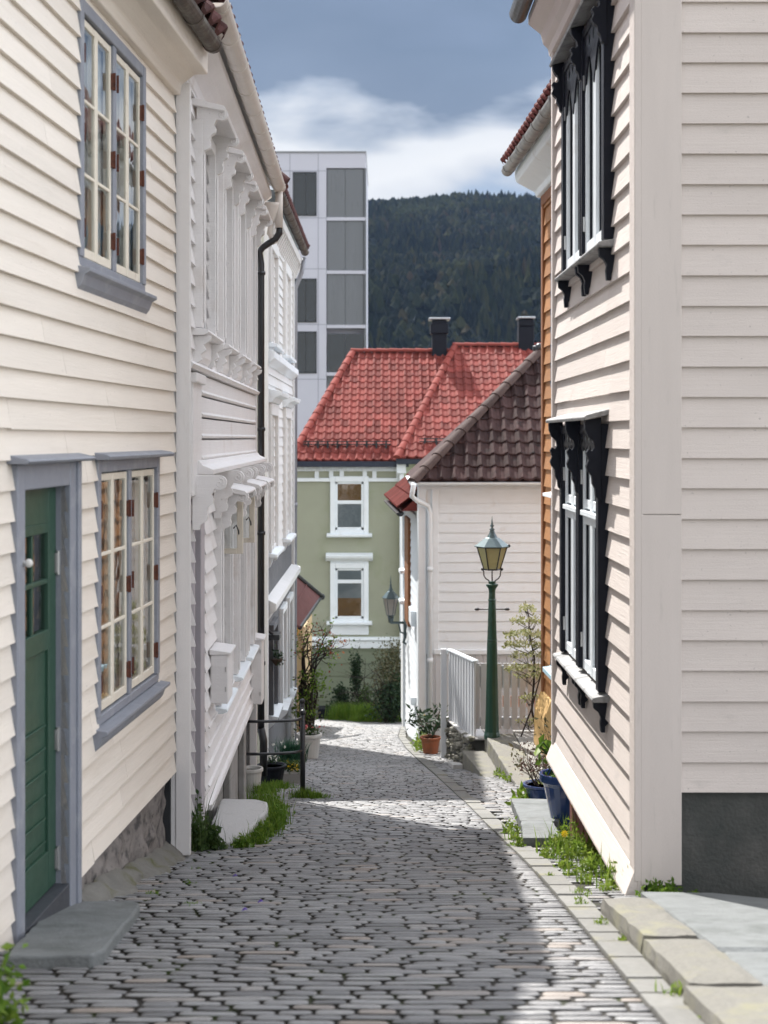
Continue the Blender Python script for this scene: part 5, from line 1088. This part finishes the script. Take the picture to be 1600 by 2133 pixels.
# ================================================================== RAILING
rail = thing('iron_railing', 'black iron railing with two curved bars at the gap between the left houses', 'railing', (-.93, 16.4, gh(16.4)))
m = MB(); gp_ = gh(16.4); px_, py_ = -.90, 16.4; zt = (CY-1490)/F*16.4
m.tube([(px_,py_,gp_-.1),(px_,py_,zt+.02)], .028, 10); m.sphere((px_,py_,zt+.03), .036, 10); m.build('post', blackmetal, rail, smooth=True)
m = MB(); m.tube([(px_-.045,17.1,gh(17.1)-.1),(px_-.045,17.1,zt+.02)], .026, 10); m.sphere((px_-.045,17.1,zt+.03), .034, 10); m.build('post', blackmetal, rail, smooth=True)
for zq in (zt-.03, zt-.385):
    m = MB(); pts = [(-1.62,16.15,zq+.01),(-1.35,16.15,zq+.008),(-1.12,16.2,zq+.005),(-.97,16.28,zq),(-.90,16.4,zq),(-.90,16.7,zq),(-.945,17.1,zq-.01)]
    m.tube(pts, .016, 8); m.build('bar', blackmetal, rail, smooth=True)
m = MB(); m.box(-1.75, -.86, 16.32, 16.5, gh(16.4)-.1, gh(16.4)+.012); m.build('stone_edge', kerbm)['kind'] = 'structure'
# ================================================================== SMALL SHED left at the bend
sh = thing('porch', 'low orange and tan porch with a maroon roof beside the climbing rose', 'porch', (-2.1, 31, gh(31)))
c = [P(585,1172,31.5), P(670,1243,33.0), P(627,1306,30.5), P(560,1262,29.5)]
m = MB(); nrm = (c[1]-c[0]).cross(c[3]-c[0]).normalized(); nrm = nrm if nrm.z > 0 else -nrm
m.hexa([p-nrm*.06 for p in c]+[p for p in c]); 
for t in (.3, .62): a = c[0].lerp(c[1], t); b = c[3].lerp(c[2], t); m.tube([a+nrm*.01, b+nrm*.01], .02, 6)
m.build('roof', mat('maroon_felt', (.15,.055,.05), .75, .1, 4), sh)
m = MB(); m.tube([c[1]-nrm*.03, c[2]-nrm*.03], .05, 8); m.tube([c[0]+nrm*.02, c[1]+nrm*.02], .045, 8); m.sphere(c[1], .08, 8); m.build('gutter', blackmetal, sh)
m = MB(); m.box(-3, P(621,0,31.5).x, 31.4, 33, (CY-1322)/F*31.5, (CY-1240)/F*31.5); m.build('orange_wall', yelloworange, sh)
m = MB(); m.box(-3, P(634,0,32.5).x, 31.6, 36, gh(32)-.4, (CY-1322)/F*31.5); m.build('wall', tanwall, sh)
# ================================================================== POTS AND PLANTS
def pot(name, label, c, r0, r1, h, m, group='flower pots', rim=.012, seg=20):
    t = thing(name, label, 'flower pot', c, group)
    b = MB(); b.lathe(c, [(r0*.5,0),(r0,0),(r0+(r1-r0)*.8,h*.8),(r1*.98,h*.86),(r1+rim,h*.87),(r1+rim,h),(r1-.012,h),(r1-.02,h*.9)], seg); b.build('pot_body', m, t, smooth=False, bevel=.004)
    s = MB(); s.lathe(c, [(.001,h*.88),(r1-.018,h*.88),(r1-.018,h*.9)], 12); s.build('soil', soil, t); return t
def plant(name, label, cat, parts, loc, group=None):
    t = thing(name, label, cat, loc, group)
    for nm, mb_, m_ in parts: mb_.build(nm, m_, t, fix=False)
    return t
r = random.Random(100)
def gz(x, y): return (x, y, gh(y))
# terracotta pot + rhododendron
p0 = P(897,1553,24.6); p0.z = gh(24.6); pot('flower_pot', 'terracotta pot at the corner of the white house', p0, .12, .165, .28, terracotta)
m = MB(); f = MB()
for k in range(7):
    a = 2*math.pi*k/7; e = Vector((p0.x+.25*math.cos(a), p0.y+.2*math.sin(a), p0.z+.56+.12*math.sin(k*2))); m.tube([(p0.x,p0.y,p0.z+.25),(p0.x+.1*math.cos(a),p0.y,p0.z+.4), e], .01, 5)
    for q_ in range(26): leaf(f, e+Vector((r.gauss(0,.08),r.gauss(0,.08),r.gauss(0,.06))), .13, r, .4)
plant('potted_shrub', 'dark green leafy shrub growing in the terracotta pot', 'shrub', [('stem', m, wood), ('foliage', f, lf_dark)], (p0.x,p0.y,p0.z+.25))
# bright weeds with yellow flowers beside the terracotta pot
def weeds(name, label, spots, m_, seed, leafsize=.05, h=.18, grass=0, dens=130, flowers=None, kindname='weeds'):
    rr = random.Random(seed); f = MB(); g = MB()
    for (x, y, w, hh) in spots:
        for k in range(int(dens*w/.25)):
            dx, dy = rr.gauss(0, w*.42), rr.gauss(0, w*.42); d = math.hypot(dx, dy)/w; z0 = gh(y+dy)
            leaf(f, (x+dx, y+dy, z0+rr.random()*hh*max(.15, 1-d*.8)), leafsize, rr, .5, .6)
        for k in range(int(grass*w/.25)):
            dx, dy = rr.gauss(0, w*.42), rr.gauss(0, w*.42); blade(f, (x+dx, y+dy, gh(y+dy)-.01), hh*1.1, rr, .004)
    o = f.build(name, m_, fix=False); stuff(o, label, kindname)
    if flowers:
        for (x, y, z) in flowers:
            g = MB(); 
            for k in range(9): a = 2*math.pi*k/9; g.add([(x,y,z),(x+.02*math.cos(a-.2),y-.01,z+.02*math.sin(a-.2)),(x+.026*math.cos(a),y-.012,z+.026*math.sin(a)),(x+.02*math.cos(a+.2),y-.01,z+.02*math.sin(a+.2))],[(0,1,2,3)])
            g.build('dandelion', petal_y, o, fix=False)
    return o
a = gpx(860,1540); 
weeds('weeds', 'lime green weeds on the kerb side of the terracotta pot', [(a.x+.08,25.5,.16,.42),(a.x+.10,24.9,.18,.45),(a.x+.12,26.3,.2,.5),(a.x+.2,26.9,.2,.5)], lf_lime, 1, .06, flowers=[(a.x+.05,25.2,gh(25)+.45),(a.x+.13,25.6,gh(25)+.5)], dens=260)
b1 = gpx(985,1600); b2 = gpx(1050,1612)
weeds('weeds', 'lime weeds tucked between the two granite steps', [(b1.x-.02,b1.y,.10,.16),(b1.x+.06,b1.y-.5,.10,.14),(1.56,19.1,.10,.14),(1.6,18.6,.10,.10),(1.50,19.5,.07,.12)], lf_lime, 2, .035, dens=330)
weeds('weeds', 'broad bright weeds in front of the blue pots', [(1.50,15.3,.20,.24),(1.62,15.0,.18,.26),(1.44,15.0,.14,.15)], lf_lime, 3, .085, dens=110)
weeds('weeds', 'lush dandelion weeds along the foot of the pale corner house', [(1.0,11.4,.06,.2),(1.0,11.9,.05,.16),(.99,10.9,.05,.12),(1.22,10.35,.16,.22),(1.34,10.7,.14,.26),(1.28,10.05,.12,.2),(1.40,10.3,.12,.2),(1.36,9.6,.10,.10),(1.30,9.25,.13,.16),(1.42,9.1,.10,.2),(1.37,8.75,.11,.18),(1.43,8.55,.07,.16),(1.18,9.6,.07,.06),(1.12,10.2,.06,.08)], lf_lime, 4, .036, dens=300, grass=60, flowers=[(1.38,10.75,gh(10.75)+.33),(1.22,10.0,gh(10)+.19)])
weeds('weeds', 'creeping green weeds at the foot of the pale corner board', [(1.50,8.22,.085,.13),(1.58,8.16,.08,.12),(1.54,8.05,.09,.08),(1.62,7.95,.05,.05),(1.70,8.1,.04,.05)], lf_fresh, 5, .034, dens=420)
weeds('grass_tufts', 'sparse grass and moss tufts along the kerb strip', [(1.11,8.3,.06,.06),(1.05,7.9,.05,.05),(1.22,8.9,.07,.07),(1.28,8.5,.06,.07),(1.06,7.2,.04,.05),(1.08,6.7,.03,.04),(1.10,5.5,.06,.07),(1.11,5.0,.05,.06),(1.12,4.6,.06,.06),(1.16,9.2,.05,.07),(1.02,9.1,.03,.04),(1.41,6.9,.03,.06),(.95,11.0,.04,.04)], lf_lime, 6, .02, grass=140, dens=160, kindname='grass')
weeds('weeds', 'tall green grass and weeds along the outer side of the pale granite doorstep', [(-.97,11.2,.10,.13),(-.95,11.8,.11,.15),(-.93,12.4,.12,.17),(-.96,13.0,.14,.20),(-1.03,13.7,.16,.26),(-1.18,14.2,.16,.28),(-1.05,10.9,.08,.10)], lf_fresh, 7, .035, h=.3, grass=240, dens=520)
weeds('weeds', 'dark leafy weeds at the inner edge of the pale granite doorstep', [(-1.34,10.6,.10,.34),(-1.28,10.75,.10,.28),(-1.38,10.95,.08,.5),(-1.24,10.7,.08,.2)], lf_mid, 8, .05, grass=80, dens=420)
weeds('grass_tufts', 'grass around the railing foot and the black pot', [(-.88,16.35,.16,.12),(-.75,16.3,.14,.07),(-1.35,17.0,.16,.12),(-1.40,16.7,.14,.14),(-1.25,17.6,.18,.10),(-1.05,14.9,.12,.04),(-1.0,13.6,.12,.04)], lf_fresh, 9, .03, grass=420, dens=160, kindname='grass')
weeds('grass_tufts', 'moss and grass in the joints in front of the slate doorstep', [(-1.02,7.9,.06,.03),(-1.3,8.3,.05,.04),(-1.15,8.8,.06,.03),(-1.2,9.5,.05,.03)], lf_fresh, 10, .015, grass=110, dens=60, kindname='grass')
weeds('grass', 'bright grass at the far bend below the bushes', [(x_, 39.5+.6*math.sin(x_*5), .4, .45) for x_ in [-1.1+.28*k for k in range(9)]]+[(x_, 38.6, .3, .2) for x_ in (-.5,0,.4,.7)], lf_fresh, 13, .07, grass=900, dens=500, kindname='grass')
weeds('weeds', 'dark planting between the gravel landing and the ochre house', [(2.25,18.6,.15,.45),(2.2,19.2,.15,.5),(2.12,18.0,.14,.3)], lf_olive, 14, .05, dens=240)
# bush at the lower left corner, very near
m = MB(); f = MB(); bp_ = gpx(-20,2133)
for k in range(12): m.tube([(-1.42,4.78,gh(4.8)),(-1.42+r.uniform(-.12,.1),4.8+r.uniform(-.1,.1),gh(4.8)+.22)], .004, 4)
cloud(f, (-1.365,4.85,gh(4.85)+.09), (.125,.18,.16), 1100, .045, r, clumps=12)
plant('bush', 'small green bush at the very bottom left corner', 'bush', [('stem', m, wood), ('foliage', f, lf_fresh)], (-1.42,4.85,gh(4.85)))
# blue pots with twiggy shrub and big leaf plant (right, by the corner of the pale house)
c = Vector((1.60,15.0,gh(15.0)+.02)); pot('flower_pot', 'round blue glazed pot with dry twigs behind the slate slabs', c, .12, .18, .22, bluepot)
m = MB(); tips = []
for k in range(13): branch(m, c+Vector((r.uniform(-.08,.08),r.uniform(-.08,.08),.2)), (r.gauss(0,.5),r.gauss(0,.3),1), .26, .006, 1, r, tips, .3, 3, 2)
f = MB()
for p, d in tips:
    for k in range(4): leaf(f, p+Vector((r.gauss(0,.03),r.gauss(0,.03),r.gauss(0,.02))), .04, r)
plant('twiggy_shrub', 'reddish twiggy heather in the round blue pot', 'shrub', [('stem', m, wood), ('foliage', f, lf_dry)], c+Vector((0,0,.2)))
c = Vector((1.50,12.35,gh(12.35)-.02)); pot('flower_pot', 'tall dark blue glazed pot against the pale house corner', c, .08, .19, .50, bluepot)
f = MB(); m = MB()
for k in range(20):
    a = r.uniform(0,2*math.pi); e = c+Vector((.12*math.cos(a)-.09,.12*math.sin(a),.60+r.uniform(-.20,.20))); m.tube([c+Vector((0,0,.46)), c+Vector((.05*math.cos(a)-.03,.05*math.sin(a),.62)), e], .006, 5)
    for q_ in range(2): leaf(f, e, .12, r, .6, -.3)
plant('potted_plant', 'broad-leaved bright green plant hanging over the tall blue pot', 'plant', [('stem', m, lf_mid), ('foliage', f, lf_fresh)], c+Vector((0,0,.46)))
# shrub on the landing against the yellow plinth
m = MB(); f = MB(); tips = []
for k in range(5): branch(m, (2.02,17.6,-4.25), (r.gauss(-.05,.35),r.gauss(0,.3),1), .5, .012, 2, r, tips, .3, 4, 2)
for p, d in tips:
    for k in range(8): leaf(f, p+Vector((r.gauss(0,.06),r.gauss(0,.06),r.gauss(0,.07))), .07, r, .45)
plant('shrub', 'small olive shrub against the yellow plinth of the ochre house', 'shrub', [('stem', m, wood), ('foliage', f, lf_olive)], (2.02,17.6,-4.25))
# layered pale tree
m = MB(); f = MB(); t0 = Vector((2.04,20.9,-4.25)); cur = t0.copy(); pts = [cur.copy()]
path = [P(1120,1535,20.9), P(1108,1480,20.9), P(1112,1420,20.9), P(1113,1370,20.9), P(1103,1320,20.9), P(1101,1285,20.9), P(1098,1262,20.9)]
m.tube(path, [.02,.018,.016,.014,.011,.008,.004], 6); m.tube([P(1085,1535,20.7), P(1108,1475,20.7), P(1128,1400,20.7), P(1135,1350,20.7)], [.012,.012,.01,.006], 5)
for (pyc, x0_, x1_, nn) in ((1264,1082,1115,110),(1290,1062,1132,210),(1318,1050,1135,300),(1340,1050,1138,260),(1362,1058,1130,120),(1388,1052,1135,220),(1405,1075,1140,110),(1450,1085,1128,90),(1500,1078,1130,60)):
    for k in range(5):
        tgt = P(r.uniform(x0_, x1_), pyc+r.uniform(-4,4), 20.9+r.uniform(-.35,.35)); st = P(1104+r.uniform(-4,6), pyc+r.uniform(14,26), 20.9)
        m.tube([st, st.lerp(tgt,.5)+Vector((0,0,-.01)), tgt], [.007,.005,.002], 4)
    for k in range(nn):
        x_ = r.uniform(x0_, x1_); e = abs(x_-(x0_+x1_)/2)/((x1_-x0_)/2); leaf(f, P(x_, pyc+r.gauss(0,3.5)+e*4, 20.9+r.uniform(-.4,.4)*(1-e*.5)), .055, r, .5)
plant('small_tree', 'slender tiered tree with tiny pale variegated leaves in front of the picket gate', 'tree', [('trunk', m, darkbark), ('crown', f, lf_varieg)], t0)
# ---- left side between the houses
c = Vector((-1.36,17.9,gh(17.9))); pot('flower_pot', 'black plastic pot with tiny white flowers by the grey house', c, .12, .17, .26, blackpaint)
f = MB(); g = MB()
for k in range(120): leaf(f, c+Vector((r.gauss(0,.08),r.gauss(0,.08),.28+r.random()*.08)), .035, r)
for k in range(22): leaf(g, c+Vector((r.gauss(0,.09),r.gauss(0,.09),.36)), .03, r, 1)
plant('potted_flowers', 'small white flowers growing in the black plastic pot', 'flowers', [('foliage', f, lf_dark), ('blossom', g, petal_w)], c+Vector((0,0,.26)))
c = Vector((-1.22,19.3,gh(19.3))); pot('flower_pot', 'dark planter with a blue-green tuft beneath the grey downpipe', c, .14, .18, .22, blackpaint)
f = MB(); g = MB()
for k in range(700): blade(f, c+Vector((r.gauss(0,.07),r.gauss(0,.07),.2)), .30, r, .005, .8)
for k in range(14): leaf(g, c+Vector((r.gauss(0,.12),r.gauss(0,.12),.44)), .04, r, 1)
plant('potted_grass', 'bushy blue-green tuft with white flower heads in the dark planter', 'plant', [('foliage', f, mat('blue_green_blade', (.02,.075,.04), .5, transl=.3)), ('blossom', g, petal_w)], c+Vector((0,0,.2)))
c = Vector((-1.14,18.3,gh(18.3))); 
t = thing('flower_trough', 'low stone trough with yellow pansies between the black pot and the railing', 'flower trough', c); m = MB(); m.box(c.x-.22,c.x+.16,c.y-.1,c.y+.12,c.z-.02,c.z+.15); m.build('trough_body', concrete, t, bevel=.01)
f = MB(); g = MB()
for k in range(260): leaf(f, c+Vector((r.uniform(-.2,.14),r.uniform(-.1,.1),.15+r.random()*.13)), .05, r)
for k in range(26): leaf(g, c+Vector((r.uniform(-.05,.14),r.uniform(-.12,.0),.18+r.random()*.1)), .045, r, 1)
plant('potted_flowers', 'yellow pansies with dark leaves in the low trough', 'flowers', [('foliage', f, lf_mid), ('blossom', g, petal_y)], c+Vector((0,0,.15)))
c = Vector(((644-CX)/F*23.3,23.3,gh(23.3))); pot('flower_pot', 'white square-shouldered pot with pink flowers behind the railing', c, .14, .19, .40, whitepot)
f = MB(); g = MB()
for k in range(120): leaf(f, c+Vector((r.gauss(0,.09),r.gauss(0,.09),.42+r.random()*.06)), .05, r)
for k in range(16): leaf(g, c+Vector((r.gauss(0,.09),r.gauss(0,.09),.50)), .06, r, 1)
plant('potted_flowers', 'pink flowers growing in the white pot behind the railing', 'flowers', [('foliage', f, lf_mid), ('blossom', g, petal_r)], c+Vector((0,0,.4)))
t = pot('flower_pot', 'weathered white bucket at the foot of the black downpipe', Vector((-1.50,16.75,gh(16.75))), .09, .12, .30, whitepot)
# small flower basket on the grey house
c = Vector((-1.66,22.9,(CY-1375)/F*22.9)); m = MB(); m.lathe(c, [(.03,-.08),(.09,0),(.10,.02),(.09,.02)], 10); f = MB(); cloud(f, c+Vector((.03,0,.05)), (.10,.12,.12), 160, .05, r)
t = plant('hanging_basket', 'small bluish plant in a basket on the grey house wall', 'hanging basket', [('basket', m, wood), ('foliage', f, lf_dark)], c)
# climbing rose with dark twisted stems, red young leaves above, green below
m = MB(); f = MB(); g = MB(); tips = []; base = Vector((P(640,0,27).x, 27.0, gh(27)))
for k in range(13):
    s_ = base+Vector((r.uniform(-.15,.12), r.uniform(-.15,.15), 0)); mid = s_+Vector((r.uniform(-.10,.08),0,r.uniform(.9,1.3))); end = P(r.uniform(625,705), r.uniform(1295,1365), 27+r.uniform(-.3,.3))
    c2 = mid.lerp(end,.5)+Vector((r.uniform(-.12,.0),0,r.uniform(.05,.15))); m.tube([s_, s_.lerp(mid,.5)+Vector((r.uniform(-.05,.05),0,0)), mid, c2, end], [.022,.02,.018,.013,.006], 6)
    for q_ in range(3): branch(m, c2.lerp(end, r.random()), ((r.gauss(.3,.6)),r.gauss(0,.3),r.gauss(.4,.5)), .25, .008, 1, r, tips, .5, 4, 2)
    tips.append((end, end))
for p, d in tips:
    for k in range(3): leaf(f if r.random() < .38 else g, p+Vector((r.gauss(0,.05),r.gauss(0,.05),r.gauss(0,.05))), .06, r)
for k in range(420): y_ = r.uniform(1395,1500); leaf(g, P(r.gauss(640,13)-(6 if y_ > 1460 else 0)+(r.uniform(0,25) if y_ < 1440 else 0), y_, 27+r.uniform(-.35,.3)), .075, r)
h_ = MB()
for k in range(900): y_ = r.uniform(1400,1535); leaf(h_, P(r.gauss(642,12), y_, 27.1+r.uniform(-.3,.3)), .06, r)
plant('climbing_rose', 'climbing rose with twisted dark stems, reddish leaves on top and green ones below', 'rose bush', [('stem', m, darkbark), ('young_foliage', f, lf_red), ('foliage', g, lf_fresh), ('lower_foliage', h_, lf_olive)], base)
# bushes in front of the sage house
def bush(label, px, py0, py1, w, Z, n, sz, m_, seed, catn='bush', stems=8):
    rr = random.Random(seed); m = MB(); f = MB(); tp = []; top = (CY-py0)/F*Z; bot = gh(Z); x = (px-CX)/F*Z; H = top-bot
    for k in range(stems): branch(m, (x+rr.uniform(-w*.2,w*.2), Z, bot), (rr.gauss(0,.35),rr.gauss(0,.3),1), H*.5, .022, 2, rr, tp, .3, 4, 2)
    cloud(f, (x, Z, bot+H*.52), (w, w*.8, H*.52), n, sz, rr, clumps=16, tight=.26)
    return plant('bush', label, catn, [('stem', m, darkbark), ('foliage', f, m_)], (x, Z, bot))
bush('tall loose olive-brown bush below the wall lantern', 808, 1330, 1480, .62, 38.3, 2300, .085, lf_olive, 51, stems=12)
bush('dense dark bush at the foot of the tall olive-brown bush', 812, 1410, 1490, .60, 37.8, 1800, .09, lf_dark, 52)
bush('low dark green bush against the sage boards, left of the slim one', 708, 1432, 1482, .30, 40.5, 900, .09, lf_dark, 53)
bush('slim dark green bush climbing the sage boards', 740, 1345, 1480, .17, 40.8, 900, .09, lf_dark, 54, stems=3)
bush('small rounded green bush right of the slim dark one', 765, 1425, 1485, .26, 39.8, 700, .08, lf_mid, 55)
m = MB(); m.box(P(662,0,41).x, P(695,0,41).x, 41, 41.5, gh(41)-.1, gh(41)+.28); tag(m.build('timber_crate', blackpaint, bevel=.02), 'low dark crate on the ground left of the bushes at the sage house', 'crate')
# violet petals on the setts
for k, (px, py, lab) in enumerate(((490,1826,'violet petal on the setts, farthest of the three'),(543,1880,'violet petal on the setts, rightmost of the three'),(510,1897,'violet petal on the setts, nearest the camera'))):
    p = gpx(px, py, .022); m = MB(); m.add([(p.x-.016,p.y-.008,p.z),(p.x+.003,p.y-.014,p.z+.010),(p.x+.016,p.y+.004,p.z+.004),(p.x+.0,p.y+.012,p.z+.014),(p.x-.012,p.y+.008,p.z+.006)],[(0,1,2,3,4)]); tag(m.build('violet_petal', petal_p, fix=False), lab, 'petal', 'violet petals on the street')
# iron cover at the bend
m = MB(); p = gpx(872,1513); m.lathe((p.x,p.y,gh(p.y)), [(.30,.0),(.30,.02),(.26,.024)], 20); tag(m.build('manhole_cover', rust), 'flat rusty manhole cover at the far bend of the street', 'manhole cover')

# ================================================================== HAZE
m = bpy.data.materials.new('haze_air'); m.use_nodes = True; nt = m.node_tree
for n in list(nt.nodes):
    if n.type != 'OUTPUT_MATERIAL': nt.nodes.remove(n)
pv = nt.nodes.new('ShaderNodeVolumePrincipled'); pv.inputs['Color'].default_value = (.42,.62,1.0,1); pv.inputs['Density'].default_value = HAZE; pv.inputs['Anisotropy'].default_value = .2
nt.links.new(pv.outputs[0], nt.nodes['Material Output'].inputs['Volume'])
mb = MB(); mb.box(-950, 950, -40, 1250, -16, 225); o = mb.build('haze', m); o['kind'] = 'stuff'
